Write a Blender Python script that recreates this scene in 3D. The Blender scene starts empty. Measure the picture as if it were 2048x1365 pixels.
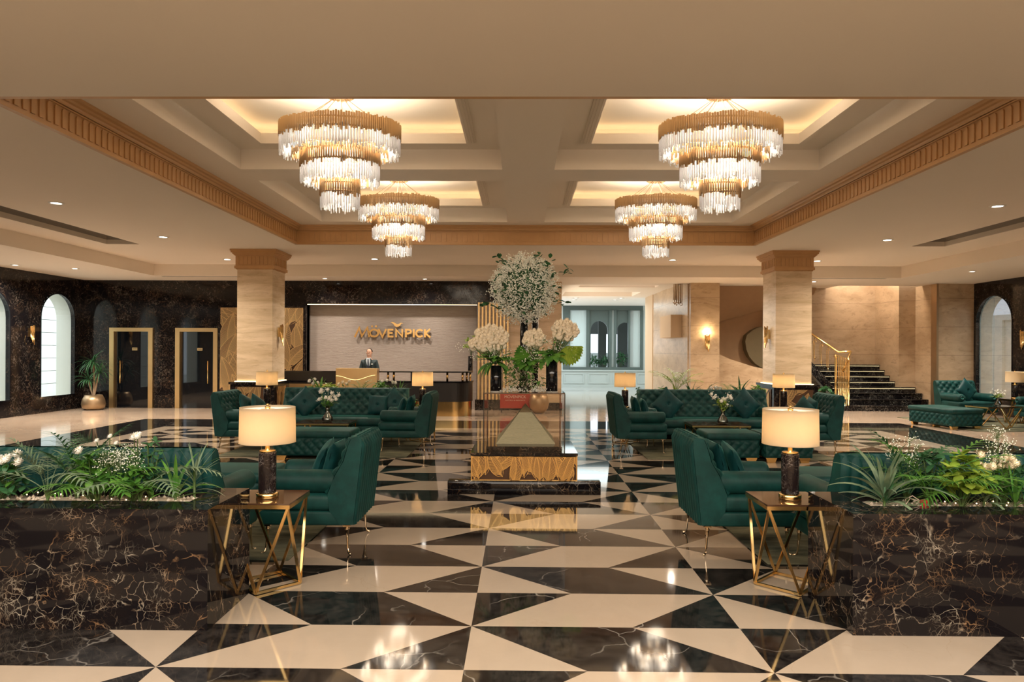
import bpy, bmesh, math, random
from mathutils import Vector, Matrix
random.seed(7)
PI = math.pi
R_ = math.radians
SC = bpy.context.scene
COL = SC.collection

# ---------------------------------------------------------------- camera, world, daylight, exposure
cam_d = bpy.data.cameras.new('camera')
cam = bpy.data.objects.new('camera', cam_d); COL.objects.link(cam)
cam_d.sensor_width = 36.0
cam_d.lens = 36.0 * 1365.0 / 2048.0
cam_d.shift_y = (699.93 - 682.5) / 2048.0
cam.location = (0, 0, 1.75)
cam.rotation_mode = 'QUATERNION'
cam.rotation_quaternion = (Matrix.Rotation(R_(0.68), 3, 'Z') @ Matrix.Rotation(R_(90), 3, 'X') @ Matrix.Rotation(0.0046, 3, 'Z')).to_quaternion()
cam_d.clip_start = 0.05
SC.camera = cam

world = bpy.data.worlds.new('world'); SC.world = world
world.use_nodes = True
world.node_tree.nodes['Background'].inputs[0].default_value = (0.80, 0.90, 1.0, 1)
world.node_tree.nodes['Background'].inputs[1].default_value = 0.45

def area(name, loc, rot, sx, sy, power, color, spread=180):
    d = bpy.data.lights.new(name, 'AREA'); d.shape = 'RECTANGLE'; d.size = sx; d.size_y = sy
    d.energy = power; d.color = color; d.spread = R_(spread)
    o = bpy.data.objects.new(name, d); COL.objects.link(o); o.location = loc; o.rotation_euler = rot
    return o
# unseen fill light added overhead behind the camera to brighten the near hall
area('rear_fill_light', (0, -1.2, 4.03), (0, 0, 0), 17, 7, 370, (1.0, 0.90, 0.78))
# daylight in the far gallery and outside the arched side windows
area('gallery_daylight', (3.6, 29.0, 3.6), (0, 0, 0), 5, 4, 26, (0.78, 0.95, 0.98))
area('left_court_daylight', (-15.6, 16.5, 5.5), (0, R_(-20), 0), 3, 9, 42, (0.95, 0.98, 0.92))
area('right_court_daylight', (16.0, 17.5, 5.5), (0, R_(20), 0), 3, 9, 42, (0.86, 1.0, 0.92))

SC.view_settings.view_transform = 'Standard'
SC.view_settings.look = 'None'
SC.view_settings.gamma = 1
SC.view_settings.use_curve_mapping = False
SC.view_settings.exposure = 2.58
cy = SC.cycles
cy.max_bounces = 7; cy.diffuse_bounces = 3; cy.glossy_bounces = 4; cy.transmission_bounces = 6
cy.transparent_max_bounces = 8
cy.caustics_reflective = False; cy.caustics_refractive = False
cy.sample_clamp_indirect = 4.0
cy.use_denoising = True

# ---------------------------------------------------------------- node helpers / materials
def new_mat(name):
    m = bpy.data.materials.new(name); m.use_nodes = True
    nt = m.node_tree; nt.nodes.clear()
    out = nt.nodes.new('ShaderNodeOutputMaterial')
    return m, nt, out
def nd(nt, typ, **kw):
    n = nt.nodes.new(typ)
    for k, v in kw.items():
        if k in ('operation', 'data_type', 'blend_type', 'feature', 'distance', 'noise_dimensions', 'mode', 'wave_type', 'bands_direction', 'normalize', 'factor_mode'):
            setattr(n, k, v)
        else:
            n.inputs[k.replace('_', ' ') if k.replace('_', ' ') in n.inputs else k].default_value = v
    return n
def ramp(nt, fac, stops):
    r = nt.nodes.new('ShaderNodeValToRGB'); e = r.color_ramp.elements
    while len(e) < len(stops): e.new(0.5)
    for el, (p, c) in zip(e, stops):
        el.position = p; el.color = (c[0], c[1], c[2], 1) if hasattr(c, '__len__') else (c, c, c, 1)
    nt.links.new(fac, r.inputs[0]); return r.outputs[0]
def mixc(nt, fac, a, b, blend='MIX'):
    m = nt.nodes.new('ShaderNodeMix'); m.data_type = 'RGBA'; m.blend_type = blend
    for sock, v in ((m.inputs[0], fac), (m.inputs[6], a), (m.inputs[7], b)):
        if isinstance(v, bpy.types.NodeSocket): nt.links.new(v, sock)
        elif hasattr(v, '__len__'): sock.default_value = (v[0], v[1], v[2], 1)
        else: sock.default_value = v
    return m.outputs[2]
def math_(nt, op, a, b=0.0):
    m = nt.nodes.new('ShaderNodeMath'); m.operation = op
    for i, v in enumerate((a, b)):
        if isinstance(v, bpy.types.NodeSocket): nt.links.new(v, m.inputs[i])
        else: m.inputs[i].default_value = v
    return m.outputs[0]
def coords(nt, scale=(1, 1, 1), rot=(0, 0, 0)):
    t = nt.nodes.new('ShaderNodeTexCoord'); mp = nt.nodes.new('ShaderNodeMapping')
    mp.inputs['Scale'].default_value = scale; mp.inputs['Rotation'].default_value = rot
    nt.links.new(t.outputs['Object'], mp.inputs['Vector']); return mp.outputs[0]
def warp(nt, vec, scale, amt):
    n = nt.nodes.new('ShaderNodeTexNoise'); n.inputs['Scale'].default_value = scale; n.inputs['Detail'].default_value = 4
    nt.links.new(vec, n.inputs['Vector'])
    s = nt.nodes.new('ShaderNodeVectorMath'); s.operation = 'SCALE'; s.inputs['Scale'].default_value = amt
    nt.links.new(n.outputs['Color'], s.inputs[0])
    a = nt.nodes.new('ShaderNodeVectorMath'); a.operation = 'ADD'
    nt.links.new(vec, a.inputs[0]); nt.links.new(s.outputs[0], a.inputs[1]); return a.outputs[0]
def noise(nt, vec, scale, detail=4, rough=0.55):
    n = nt.nodes.new('ShaderNodeTexNoise'); n.inputs['Scale'].default_value = scale; n.inputs['Detail'].default_value = detail
    n.inputs['Roughness'].default_value = rough
    nt.links.new(vec, n.inputs['Vector']); return n.outputs[0]
def voro_edge(nt, vec, scale):
    n = nt.nodes.new('ShaderNodeTexVoronoi'); n.feature = 'DISTANCE_TO_EDGE'; n.inputs['Scale'].default_value = scale
    nt.links.new(vec, n.inputs['Vector']); return n.outputs['Distance']
def bsdf(nt, out, color, rough=0.5, metal=0.0, spec=0.5, **kw):
    b = nt.nodes.new('ShaderNodeBsdfPrincipled')
    if isinstance(color, bpy.types.NodeSocket): nt.links.new(color, b.inputs['Base Color'])
    else: b.inputs['Base Color'].default_value = (*color, 1)
    if isinstance(rough, bpy.types.NodeSocket): nt.links.new(rough, b.inputs['Roughness'])
    else: b.inputs['Roughness'].default_value = rough
    b.inputs['Metallic'].default_value = metal
    b.inputs['Specular IOR Level'].default_value = spec
    for k, v in kw.items():
        b.inputs[k.replace('_', ' ')].default_value = v
    nt.links.new(b.outputs[0], out.inputs[0]); return b
def bump(nt, b, h, strength=0.3, dist=0.01):
    n = nt.nodes.new('ShaderNodeBump'); n.inputs['Strength'].default_value = strength; n.inputs['Distance'].default_value = dist
    nt.links.new(h, n.inputs['Height']); nt.links.new(n.outputs[0], b.inputs['Normal'])

def flat(name, color, rough=0.5, metal=0.0, spec=0.5, var=0.08, vscale=6.0, **kw):
    m, nt, out = new_mat(name)
    v = coords(nt)
    n = noise(nt, v, vscale, 3)
    c = mixc(nt, n, tuple(max(0, x * (1 - var)) for x in color), tuple(min(1, x * (1 + var)) for x in color))
    bsdf(nt, out, c, rough, metal, spec, **kw); return m
def emis(name, color, strength):
    m, nt, out = new_mat(name)
    e = nt.nodes.new('ShaderNodeEmission'); e.inputs[0].default_value = (*color, 1); e.inputs[1].default_value = strength
    nt.links.new(e.outputs[0], out.inputs[0]); return m

def dark_marble(name, base=(0.006, 0.005, 0.006), vein=(0.30, 0.17, 0.085), vein2=(0.42, 0.36, 0.28), s=1.0, amount=1.0, rough=0.06, slab=None, brown=0.35, dens=0.0, spec=0.35):
    m, nt, out = new_mat(name)
    v = coords(nt)
    w = warp(nt, v, 2.2 * s, 0.32 / s)
    w2 = warp(nt, w, 9 * s, 0.06 / s)
    e1 = voro_edge(nt, w2, 2.6 * s); e2 = voro_edge(nt, w2, 8.0 * s); e3 = voro_edge(nt, w2, 19.0 * s)
    patch = ramp(nt, noise(nt, v, 1.6 * s, 3), [(0.42 - dens, 0.0), (0.60 - dens, 1.0)])
    patch2 = ramp(nt, noise(nt, w, 3.1 * s, 2), [(0.45 - dens, 0.0), (0.62 - dens, 1.0)])
    patch3 = ramp(nt, noise(nt, v, 1.1 * s, 2), [(0.46, 0.0), (0.58, 1.0)])
    a = math_(nt, 'MULTIPLY', ramp(nt, e1, [(0.0, 1.0), (0.014, 0.0)]), patch3)
    b = math_(nt, 'MULTIPLY', ramp(nt, e2, [(0.0, 1.0), (0.028, 0.0)]), patch)
    c = math_(nt, 'MULTIPLY', ramp(nt, e3, [(0.0, 0.8), (0.05, 0.0)]), math_(nt, 'MULTIPLY', patch, patch2))
    thin = ramp(nt, noise(nt, w, 11 * s, 3), [(0.40, 0.0), (0.62, 1.0)])
    mask = math_(nt, 'MULTIPLY', math_(nt, 'MAXIMUM', math_(nt, 'MULTIPLY', a, 0.75), math_(nt, 'MAXIMUM', b, c)), thin)
    mask = math_(nt, 'MULTIPLY', mask, amount)
    vc = mixc(nt, ramp(nt, noise(nt, v, 2.7 * s, 2), [(0.42, 0.0), (0.6, 1.0)]), vein, vein2)
    bc = mixc(nt, math_(nt, 'MULTIPLY', math_(nt, 'MULTIPLY', patch, patch2), brown), base, tuple(x * 0.22 for x in vein))
    col = mixc(nt, mask, bc, vc)
    bsdf(nt, out, col, rough, 0, spec); return m

def floor_black(name):
    m, nt, out = new_mat(name)
    v = coords(nt)
    w = warp(nt, v, 1.8, 0.5)
    a = ramp(nt, voro_edge(nt, w, 1.7), [(0.0, 1.0), (0.010, 0.0)])
    n2 = ramp(nt, noise(nt, v, 1.3, 3), [(0.48, 0.0), (0.62, 1.0)])
    a = math_(nt, 'MULTIPLY', a, n2)
    cloud = noise(nt, w, 9, 7, 0.72)
    bc = mixc(nt, ramp(nt, cloud, [(0.4, 0.0), (0.75, 1.0)]), (0.007, 0.006, 0.006), (0.040, 0.034, 0.030))
    col = mixc(nt, math_(nt, 'MULTIPLY', a, 0.6), bc, (0.42, 0.38, 0.33))
    bsdf(nt, out, col, 0.05, 0, 0.45); return m
def cream_marble(name, c1=(0.37, 0.295, 0.22), c2=(0.44, 0.355, 0.27)):
    m, nt, out = new_mat(name)
    v = coords(nt); w = warp(nt, v, 3, 0.3)
    n = noise(nt, w, 3.5, 6, 0.65)
    col = mixc(nt, n, c1, c2)
    ln = math_(nt, 'MULTIPLY', ramp(nt, voro_edge(nt, w, 2.3), [(0.0, 1.0), (0.008, 0.0)]), ramp(nt, noise(nt, v, 1.1, 2), [(0.5, 0.0), (0.62, 1.0)]))
    col = mixc(nt, math_(nt, 'MULTIPLY', ln, 0.35), col, (0.30, 0.20, 0.12))
    bsdf(nt, out, col, 0.07, 0, 0.5); return m
def travertine(name, c1, c2, c3, sx=0.5, sz=3.2, rough=0.25, joints=None, spec=0.4):
    m, nt, out = new_mat(name)
    v = coords(nt, (sx, sx, sz)); v0 = coords(nt)
    w = warp(nt, v, 0.9, 1.1)
    n = noise(nt, w, 1.6, 8, 0.62)
    n2 = noise(nt, w, 5.5, 6, 0.7)
    col = mixc(nt, ramp(nt, n, [(0.36, 0.0), (0.62, 1.0)]), c1, c2)
    col = mixc(nt, math_(nt, 'MULTIPLY', ramp(nt, n2, [(0.54, 0.0), (0.70, 1.0)]), 0.55), col, c3)
    if joints:
        sp = nt.nodes.new('ShaderNodeSeparateXYZ'); nt.links.new(v0, sp.inputs[0])
        f = math_(nt, 'FRACT', math_(nt, 'DIVIDE', math_(nt, 'ADD', sp.outputs[2], 0.02), joints))
        j = math_(nt, 'LESS_THAN', f, 0.012)
        col = mixc(nt, math_(nt, 'MULTIPLY', j, 0.6), col, (0.12, 0.07, 0.04))
    bsdf(nt, out, col, rough, 0, spec); return m
def velvet(name, base, sheen=0.55, tint=(0.18, 0.75, 0.62)):
    m, nt, out = new_mat(name)
    v = coords(nt)
    n = noise(nt, v, 7, 4, 0.6); n2 = noise(nt, v, 260, 2)
    col = mixc(nt, ramp(nt, n, [(0.35, 0.0), (0.68, 1.0)]), tuple(x * 0.75 for x in base), tuple(x * 1.35 for x in base))
    b = bsdf(nt, out, col, 0.55, 0, 0.25)
    b.inputs['Sheen Weight'].default_value = sheen; b.inputs['Sheen Roughness'].default_value = 0.35
    b.inputs['Sheen Tint'].default_value = (*tint, 1)
    bump(nt, b, n2, 0.15, 0.002); return m
def leafmat(name, c1, c2, rough=0.42):
    m, nt, out = new_mat(name)
    v = coords(nt)
    col = mixc(nt, ramp(nt, noise(nt, v, 9, 2), [(0.35, 0.0), (0.65, 1.0)]), c1, c2)
    b = bsdf(nt, out, col, rough, 0, 0.4)
    t = nt.nodes.new('ShaderNodeBsdfTranslucent'); nt.links.new(col, t.inputs[0])
    mx = nt.nodes.new('ShaderNodeMixShader'); mx.inputs[0].default_value = 0.22
    nt.links.new(b.outputs[0], mx.inputs[1]); nt.links.new(t.outputs[0], mx.inputs[2]); nt.links.new(mx.outputs[0], out.inputs[0])
    return m
def glassy(name, color=(1, 1, 1), rough=0.0, mixv=0.12, tint=1.0):
    """thin architectural glass: mostly see-through with a mirror-like coat"""
    m, nt, out = new_mat(name)
    tr = nt.nodes.new('ShaderNodeBsdfTransparent'); tr.inputs[0].default_value = (*color, 1)
    gl = nt.nodes.new('ShaderNodeBsdfGlossy'); gl.inputs['Roughness'].default_value = rough
    fr = nt.nodes.new('ShaderNodeFresnel'); fr.inputs[0].default_value = 1.5
    f2 = math_(nt, 'ADD', math_(nt, 'MULTIPLY', fr.outputs[0], 0.8 * tint), mixv - 0.03)
    mx = nt.nodes.new('ShaderNodeMixShader'); nt.links.new(f2, mx.inputs[0])
    nt.links.new(tr.outputs[0], mx.inputs[1]); nt.links.new(gl.outputs[0], mx.inputs[2]); nt.links.new(mx.outputs[0], out.inputs[0])
    return m
def translucent(name, color, mixv=0.5, rough=0.6):
    m, nt, out = new_mat(name)
    v = coords(nt)
    col = mixc(nt, noise(nt, v, 30, 2), tuple(x * 0.96 for x in color), color)
    t = nt.nodes.new('ShaderNodeBsdfTranslucent'); nt.links.new(col, t.inputs[0])
    d = nt.nodes.new('ShaderNodeBsdfDiffuse'); nt.links.new(col, d.inputs[0])
    mx = nt.nodes.new('ShaderNodeMixShader'); mx.inputs[0].default_value = mixv
    nt.links.new(d.outputs[0], mx.inputs[1]); nt.links.new(t.outputs[0], mx.inputs[2]); nt.links.new(mx.outputs[0], out.inputs[0])
    return m

M = {}
M['ceil'] = flat('ceiling_paint', (0.90, 0.80, 0.68), 0.8, var=0.02, vscale=0.6)
M['plaster'] = flat('cream_plaster', (0.62, 0.46, 0.30), 0.7, var=0.03, vscale=1)
M['plaster_white'] = flat('white_plaster', (0.72, 0.72, 0.64), 0.6, var=0.03, vscale=1)
M['cornice'] = flat('bronze_painted_wood', (0.60, 0.34, 0.145), 0.42, var=0.10, vscale=5)
M['black_wall'] = dark_marble('veined_wall_marble', s=1.5, amount=0.9, rough=0.09, vein=(0.20, 0.12, 0.07), vein2=(0.32, 0.27, 0.22), brown=0.15, dens=0.04)
M['black_box'] = dark_marble('veined_planter_marble', s=1.55, amount=1.0, rough=0.045, brown=0.12, dens=0.01, spec=0.30)
M['black_step'] = dark_marble('stair_marble', s=1.8, amount=0.8, vein=(0.45, 0.42, 0.36), vein2=(0.6, 0.58, 0.5), rough=0.08, brown=0.1)
M['lamp_marble'] = dark_marble('lamp_marble', base=(0.012, 0.008, 0.008), vein=(0.35, 0.26, 0.22), vein2=(0.7, 0.66, 0.64), s=4.5, amount=1.0, rough=0.05)
M['fblack'] = floor_black('polished_black_floor')
M['fcream'] = cream_marble('polished_cream_floor')
M['fgrey'] = cream_marble('pale_gallery_floor', (0.42, 0.42, 0.40), (0.52, 0.52, 0.49))
M['stone'] = travertine('honey_stone', (0.60, 0.43, 0.255), (0.80, 0.62, 0.42), (0.42, 0.27, 0.14))
M['stonewall'] = travertine('stone_cladding', (0.44, 0.31, 0.19), (0.58, 0.43, 0.28), (0.24, 0.15, 0.085), 0.8, 1.8, 0.3, joints=0.83)
M['woodfloor'] = travertine('striped_beige_marble', (0.50, 0.36, 0.26), (0.60, 0.46, 0.34), (0.34, 0.22, 0.15), 0.4, 1.0, 0.10)
M['split'] = None
M['gold'] = flat('polished_brass', (0.80, 0.54, 0.22), 0.18, 1.0, var=0.06, vscale=3)
M['gold_rough'] = flat('satin_gold', (0.80, 0.56, 0.27), 0.35, 1.0, var=0.10, vscale=2)
M['bronze'] = flat('aged_bronze', (0.42, 0.29, 0.17), 0.38, 0.8, var=0.15, vscale=4)
M['chrome_gold'] = flat('pale_gold_leg', (0.78, 0.62, 0.42), 0.15, 1.0, var=0.05)
M['relief_back'] = flat('relief_brown', (0.075, 0.035, 0.016), 0.4, 0.3, var=0.2)
M['green'] = velvet('emerald_velvet', (0.0038, 0.040, 0.036), 0.14)
M['green2'] = velvet('emerald_cushion_velvet', (0.003, 0.042, 0.044), 0.2)
M['rug'] = None
M['black_gloss'] = flat('black_lacquer', (0.008, 0.008, 0.010), 0.06, 0, 0.6)
M['black_matte'] = flat('black_timber', (0.012, 0.009, 0.008), 0.35)
M['door_glass'] = flat('smoked_door_glass', (0.004, 0.005, 0.007), 0.03, 0, 0.7)
M['table_glass'] = flat('bronze_table_glass', (0.06, 0.028, 0.014), 0.05, 0, 0.9)
M['shade'] = translucent('linen_lampshade', (0.80, 0.68, 0.50), 0.6)
M['shade_top'] = translucent('white_diffuser', (0.90, 0.90, 0.90), 0.35)
M['bulb'] = emis('lamp_bulb', (1.0, 0.78, 0.5), 1)
M['led'] = emis('led_strip', (1.0, 0.74, 0.42), 0.8)
M['down'] = emis('downlight_lens', (1.0, 0.93, 0.82), 3)
M['trimwhite'] = flat('white_trim', (0.75, 0.70, 0.62), 0.4)
M['leaf'] = leafmat('fresh_green_leaf', (0.055, 0.19, 0.03), (0.15, 0.34, 0.05))
M['leaf_dark'] = leafmat('deep_green_leaf', (0.020, 0.085, 0.032), (0.055, 0.17, 0.065))
M['leaf_grey'] = leafmat('silvery_green_leaf', (0.11, 0.18, 0.11), (0.24, 0.32, 0.19))
M['leaf_lime'] = leafmat('lime_green_leaf', (0.20, 0.34, 0.035), (0.42, 0.54, 0.08))
M['stem'] = flat('plant_stem', (0.07, 0.12, 0.03), 0.5)
M['trunk'] = flat('plant_trunk', (0.25, 0.17, 0.10), 0.7)
M['white_petal'] = flat('white_petal', (0.92, 0.88, 0.80), 0.55, var=0.05)
M['cream_petal'] = flat('cream_petal', (0.95, 0.83, 0.64), 0.55, var=0.06)
M['tiny_petal'] = flat('gypsophila_petal', (0.95, 0.95, 0.84), 0.6)
M['centre'] = flat('flower_centre', (0.45, 0.36, 0.08), 0.6)
M['pebble'] = flat('pale_gravel', (0.68, 0.58, 0.47), 0.7, var=0.2, vscale=60)
M['glass'] = glassy('clear_glass', (0.93, 0.95, 0.95), 0, 0.05)
M['smoke_glass'] = glassy('bronze_tinted_case_glass', (0.965, 0.945, 0.915), 0, 0.03, 0.35)
M['vase_glass'] = glassy('vase_glass', (0.86, 0.88, 0.86), 0.02, 0.14)
M['crystal'] = translucent('crystal_rod', (0.80, 0.80, 0.82), 0.62)
M['crystal_bulb'] = emis('chandelier_bulb', (1.0, 0.93, 0.82), 0.7)
M['skin'] = flat('skin', (0.55, 0.30, 0.20), 0.5, var=0.04)
M['hair'] = flat('dark_hair', (0.02, 0.014, 0.01), 0.5)
M['suit'] = flat('dark_suit', (0.02, 0.035, 0.038), 0.7)
M['shirt'] = flat('pale_shirt', (0.62, 0.68, 0.72), 0.6)
M['tie'] = flat('navy_tie', (0.012, 0.015, 0.03), 0.5)
M['eyewhite'] = flat('eye', (0.05, 0.04, 0.04), 0.3)
M['red'] = flat('red_board', (0.42, 0.035, 0.02), 0.35)
M['pale_letter'] = flat('pale_lettering', (0.8, 0.6, 0.5), 0.5)
M['greenframe'] = flat('grey_green_joinery', (0.075, 0.105, 0.095), 0.5)
M['wainscot'] = flat('pale_grey_panelling', (0.44, 0.49, 0.465), 0.45, var=0.05, vscale=1)
M['frost'] = translucent('frosted_pane', (0.75, 0.82, 0.80), 0.5)
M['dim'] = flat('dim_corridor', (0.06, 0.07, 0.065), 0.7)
M['pyramid'] = None
M['redplug'] = flat('red_plastic', (0.6, 0.02, 0.03), 0.35)
M['ch_gold'] = flat('chandelier_gold', (0.62, 0.45, 0.27), 0.28, 1.0, var=0.10, vscale=3)
M['dull_bulb'] = flat('unlit_bulb', (0.7, 0.62, 0.45), 0.3)
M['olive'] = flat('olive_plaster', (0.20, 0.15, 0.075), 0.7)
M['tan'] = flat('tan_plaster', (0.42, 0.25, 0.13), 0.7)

def special():
    # split-face stone of the reception wall
    m, nt, out = new_mat('split_face_white_stone')
    v = coords(nt, (1.2, 1, 14)); n = noise(nt, v, 3.0, 6, 0.7)
    v2 = coords(nt, (3, 1, 40)); n2 = noise(nt, v2, 2.0, 4, 0.6)
    col = mixc(nt, ramp(nt, n, [(0.3, 0.0), (0.7, 1.0)]), (0.33, 0.27, 0.235), (0.42, 0.36, 0.32))
    col = mixc(nt, math_(nt, 'MULTIPLY', ramp(nt, n2, [(0.64, 0.0), (0.72, 1.0)]), 0.5), col, (0.30, 0.21, 0.15))
    b = bsdf(nt, out, col, 0.65, 0, 0.3); bump(nt, b, n2, 0.6, 0.03)
    M['split'] = m
    m, nt, out = new_mat('marbled_green_rug')
    v = coords(nt, (0.6, 2.2, 1)); w = warp(nt, v, 1.5, 0.7); n = noise(nt, w, 1.6, 6, 0.65)
    col = mixc(nt, ramp(nt, n, [(0.38, 0.0), (0.62, 1.0)]), (0.05, 0.055, 0.038), (0.19, 0.18, 0.115))
    b = bsdf(nt, out, col, 0.95, 0, 0.1); bump(nt, b, noise(nt, coords(nt), 180, 2), 0.5, 0.004)
    M['rug'] = m
    m, nt, out = new_mat('stepped_pyramid_stone')
    v = coords(nt, (1, 1, 1)); n = noise(nt, coords(nt, (18, 18, 60)), 1.5, 4)
    col = mixc(nt, n, (0.40, 0.40, 0.28), (0.58, 0.56, 0.42))
    bsdf(nt, out, col, 0.8, 0, 0.2)
    M['pyramid'] = m
special()

# ---------------------------------------------------------------- mesh helpers
class MB:
    def __init__(s):
        s.v = []; s.f = []; s.m = []; s.sm = []
    def add(s, vs, fs, mi=0, smooth=False):
        b = len(s.v); s.v += [tuple(v) for v in vs]
        for f in fs:
            s.f.append(tuple(i + b for i in f)); s.m.append(mi); s.sm.append(smooth)
        return s
    def box(s, x0, x1, y0, y1, z0, z1, mi=0):
        vs = [(x0, y0, z0), (x1, y0, z0), (x1, y1, z0), (x0, y1, z0), (x0, y0, z1), (x1, y0, z1), (x1, y1, z1), (x0, y1, z1)]
        return s.add(vs, [(0, 3, 2, 1), (4, 5, 6, 7), (0, 1, 5, 4), (1, 2, 6, 5), (2, 3, 7, 6), (3, 0, 4, 7)], mi)
    def rbox(s, x0, x1, y0, y1, z0, z1, r=0.02, seg=3, mi=0):
        bm = bmesh.new()
        bmesh.ops.create_cube(bm, size=1)
        for v in bm.verts:
            v.co = Vector(((x0 + x1) / 2 + v.co.x * (x1 - x0), (y0 + y1) / 2 + v.co.y * (y1 - y0), (z0 + z1) / 2 + v.co.z * (z1 - z0)))
        bmesh.ops.bevel(bm, geom=bm.edges[:], offset=r, segments=seg, profile=0.5, affect='EDGES')
        bm.verts.index_update()
        s.add([v.co[:] for v in bm.verts], [[v.index for v in f.verts] for f in bm.faces], mi, True)
        bm.free(); return s
    def lathe(s, prof, c=(0, 0, 0), n=24, mi=0, smooth=True, cap=True):
        vs = []
        for r, z in prof:
            for k in range(n):
                a = 2 * PI * k / n; vs.append((c[0] + r * math.cos(a), c[1] + r * math.sin(a), c[2] + z))
        fs = []
        for i in range(len(prof) - 1):
            for k in range(n):
                fs.append((i * n + k, i * n + (k + 1) % n, (i + 1) * n + (k + 1) % n, (i + 1) * n + k))
        s.add(vs, fs, mi, smooth)
        if cap:
            b = len(s.v) - len(vs)
            for i, rev in ((0, True), (len(prof) - 1, False)):
                if prof[i][0] > 1e-5:
                    idx = [b + i * n + k for k in range(n)]
                    s.f.append(tuple(reversed(idx)) if rev else tuple(idx)); s.m.append(mi); s.sm.append(False)
        return s
    def tube(s, pts, r, n=8, mi=0, cap=True):
        pts = [Vector(p) for p in pts]; rs = r if hasattr(r, '__len__') else [r] * len(pts)
        vs = []
        for i, p in enumerate(pts):
            t = (pts[min(i + 1, len(pts) - 1)] - pts[max(i - 1, 0)]).normalized()
            up = Vector((0, 0, 1)) if abs(t.z) < 0.9 else Vector((1, 0, 0))
            a = t.cross(up).normalized(); b = t.cross(a)
            for k in range(n):
                an = 2 * PI * k / n + PI / n; vs.append(p + (a * math.cos(an) + b * math.sin(an)) * rs[i])
        fs = []
        for i in range(len(pts) - 1):
            for k in range(n): fs.append((i * n + k, i * n + (k + 1) % n, (i + 1) * n + (k + 1) % n, (i + 1) * n + k))
        if cap:
            fs.append(tuple(range(n))); fs.append(tuple(reversed([(len(pts) - 1) * n + k for k in range(n)])))
        return s.add(vs, fs, mi, n > 4)
    def prism(s, poly, y0, y1, mi=0, axis='y'):
        n = len(poly)
        def P(a, b, t):
            return (a, t, b) if axis == 'y' else ((t, a, b) if axis == 'x' else (a, b, t))
        vs = [P(a, b, y0) for a, b in poly] + [P(a, b, y1) for a, b in poly]
        fs = [tuple(range(n)), tuple(reversed(range(n, 2 * n)))] + [(i, i + n, (i + 1) % n + n, (i + 1) % n) for i in range(n)]
        return s.add(vs, fs, mi)
    def grid(s, fn, nu, nv, mi=0, smooth=True):
        vs = [fn(i / nu, j / nv) for j in range(nv + 1) for i in range(nu + 1)]
        fs = [(j * (nu + 1) + i, j * (nu + 1) + i + 1, (j + 1) * (nu + 1) + i + 1, (j + 1) * (nu + 1) + i) for j in range(nv) for i in range(nu)]
        return s.add(vs, fs, mi, smooth)
    def blade(s, base, yaw, pitch, L, w, droop=1.0, n=7, mi=0, shape='strap', roll=0.0):
        """one leaf: starts at base, heads (yaw, pitch) and bends down"""
        p = Vector(base); vs = []
        side = Vector((-math.sin(yaw), math.cos(yaw), 0)); pt = pitch
        for i in range(n + 1):
            t = i / n
            d = Vector((math.cos(yaw) * math.cos(pt), math.sin(yaw) * math.cos(pt), math.sin(pt)))
            up = side.cross(d)
            if shape == 'strap': ww = w * min(1, 0.35 + t * 3) * (1 - t ** 3) + 0.0004
            elif shape == 'oval': ww = w * math.sin(PI * min(1, t * 0.97 + 0.03)) ** 0.75 + 0.0004
            else: ww = w * (1 - t) + 0.0004
            sd = side * math.cos(roll) + up * math.sin(roll)
            vs += [p - sd * ww / 2, p - up * ww * 0.12, p + sd * ww / 2]
            p = p + d * L / n; pt -= droop / n
        fs = []
        for i in range(n):
            a = 3 * i; fs += [(a, a + 1, a + 4, a + 3), (a + 1, a + 2, a + 5, a + 4)]
        return s.add(vs, fs, mi, True)
    def frond(s, base, yaw, pitch, L, w, droop=1.2, n=14, mi=0):
        p = Vector(base); pt = pitch; pts = []
        side = Vector((-math.sin(yaw), math.cos(yaw), 0))
        for i in range(n + 1):
            d = Vector((math.cos(yaw) * math.cos(pt), math.sin(yaw) * math.cos(pt), math.sin(pt)))
            pts.append(p.copy())
            if i > n * 0.22:
                t = (i / n - 0.22) / 0.78
                l = w * (0.55 + 0.75 * math.sin(PI * min(1, t * 0.85 + 0.15)))
                for sg in (-1, 1):
                    a = yaw + sg * (1.15 - 0.45 * t)
                    s.blade(p, a, pt * 0.6 + random.uniform(-.1, .15), l, L * 0.035, 0.7, 3, mi, 'point')
            p = p + d * L / n; pt -= droop / n
        s.tube(pts, [0.004 * (1 - 0.7 * i / n) for i in range(n + 1)], 5, mi); return s
    def ball(s, c, r, n=8, mi=0, sz=1.0):
        prof = [(r * math.sin(PI * k / n), -r * sz * math.cos(PI * k / n)) for k in range(n + 1)]
        prof[0] = (r * 0.02, -r * sz); prof[-1] = (r * 0.02, r * sz)
        return s.lathe(prof, c, max(6, n + 2), mi)
    def octa(s, c, r, mi=0):
        c = Vector(c); vs = [c + Vector(d) * r for d in ((1, 0, 0), (-1, 0, 0), (0, 1, 0), (0, -1, 0), (0, 0, 1), (0, 0, -1))]
        return s.add(vs, [(0, 2, 4), (2, 1, 4), (1, 3, 4), (3, 0, 4), (2, 0, 5), (1, 2, 5), (3, 1, 5), (0, 3, 5)], mi)
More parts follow.
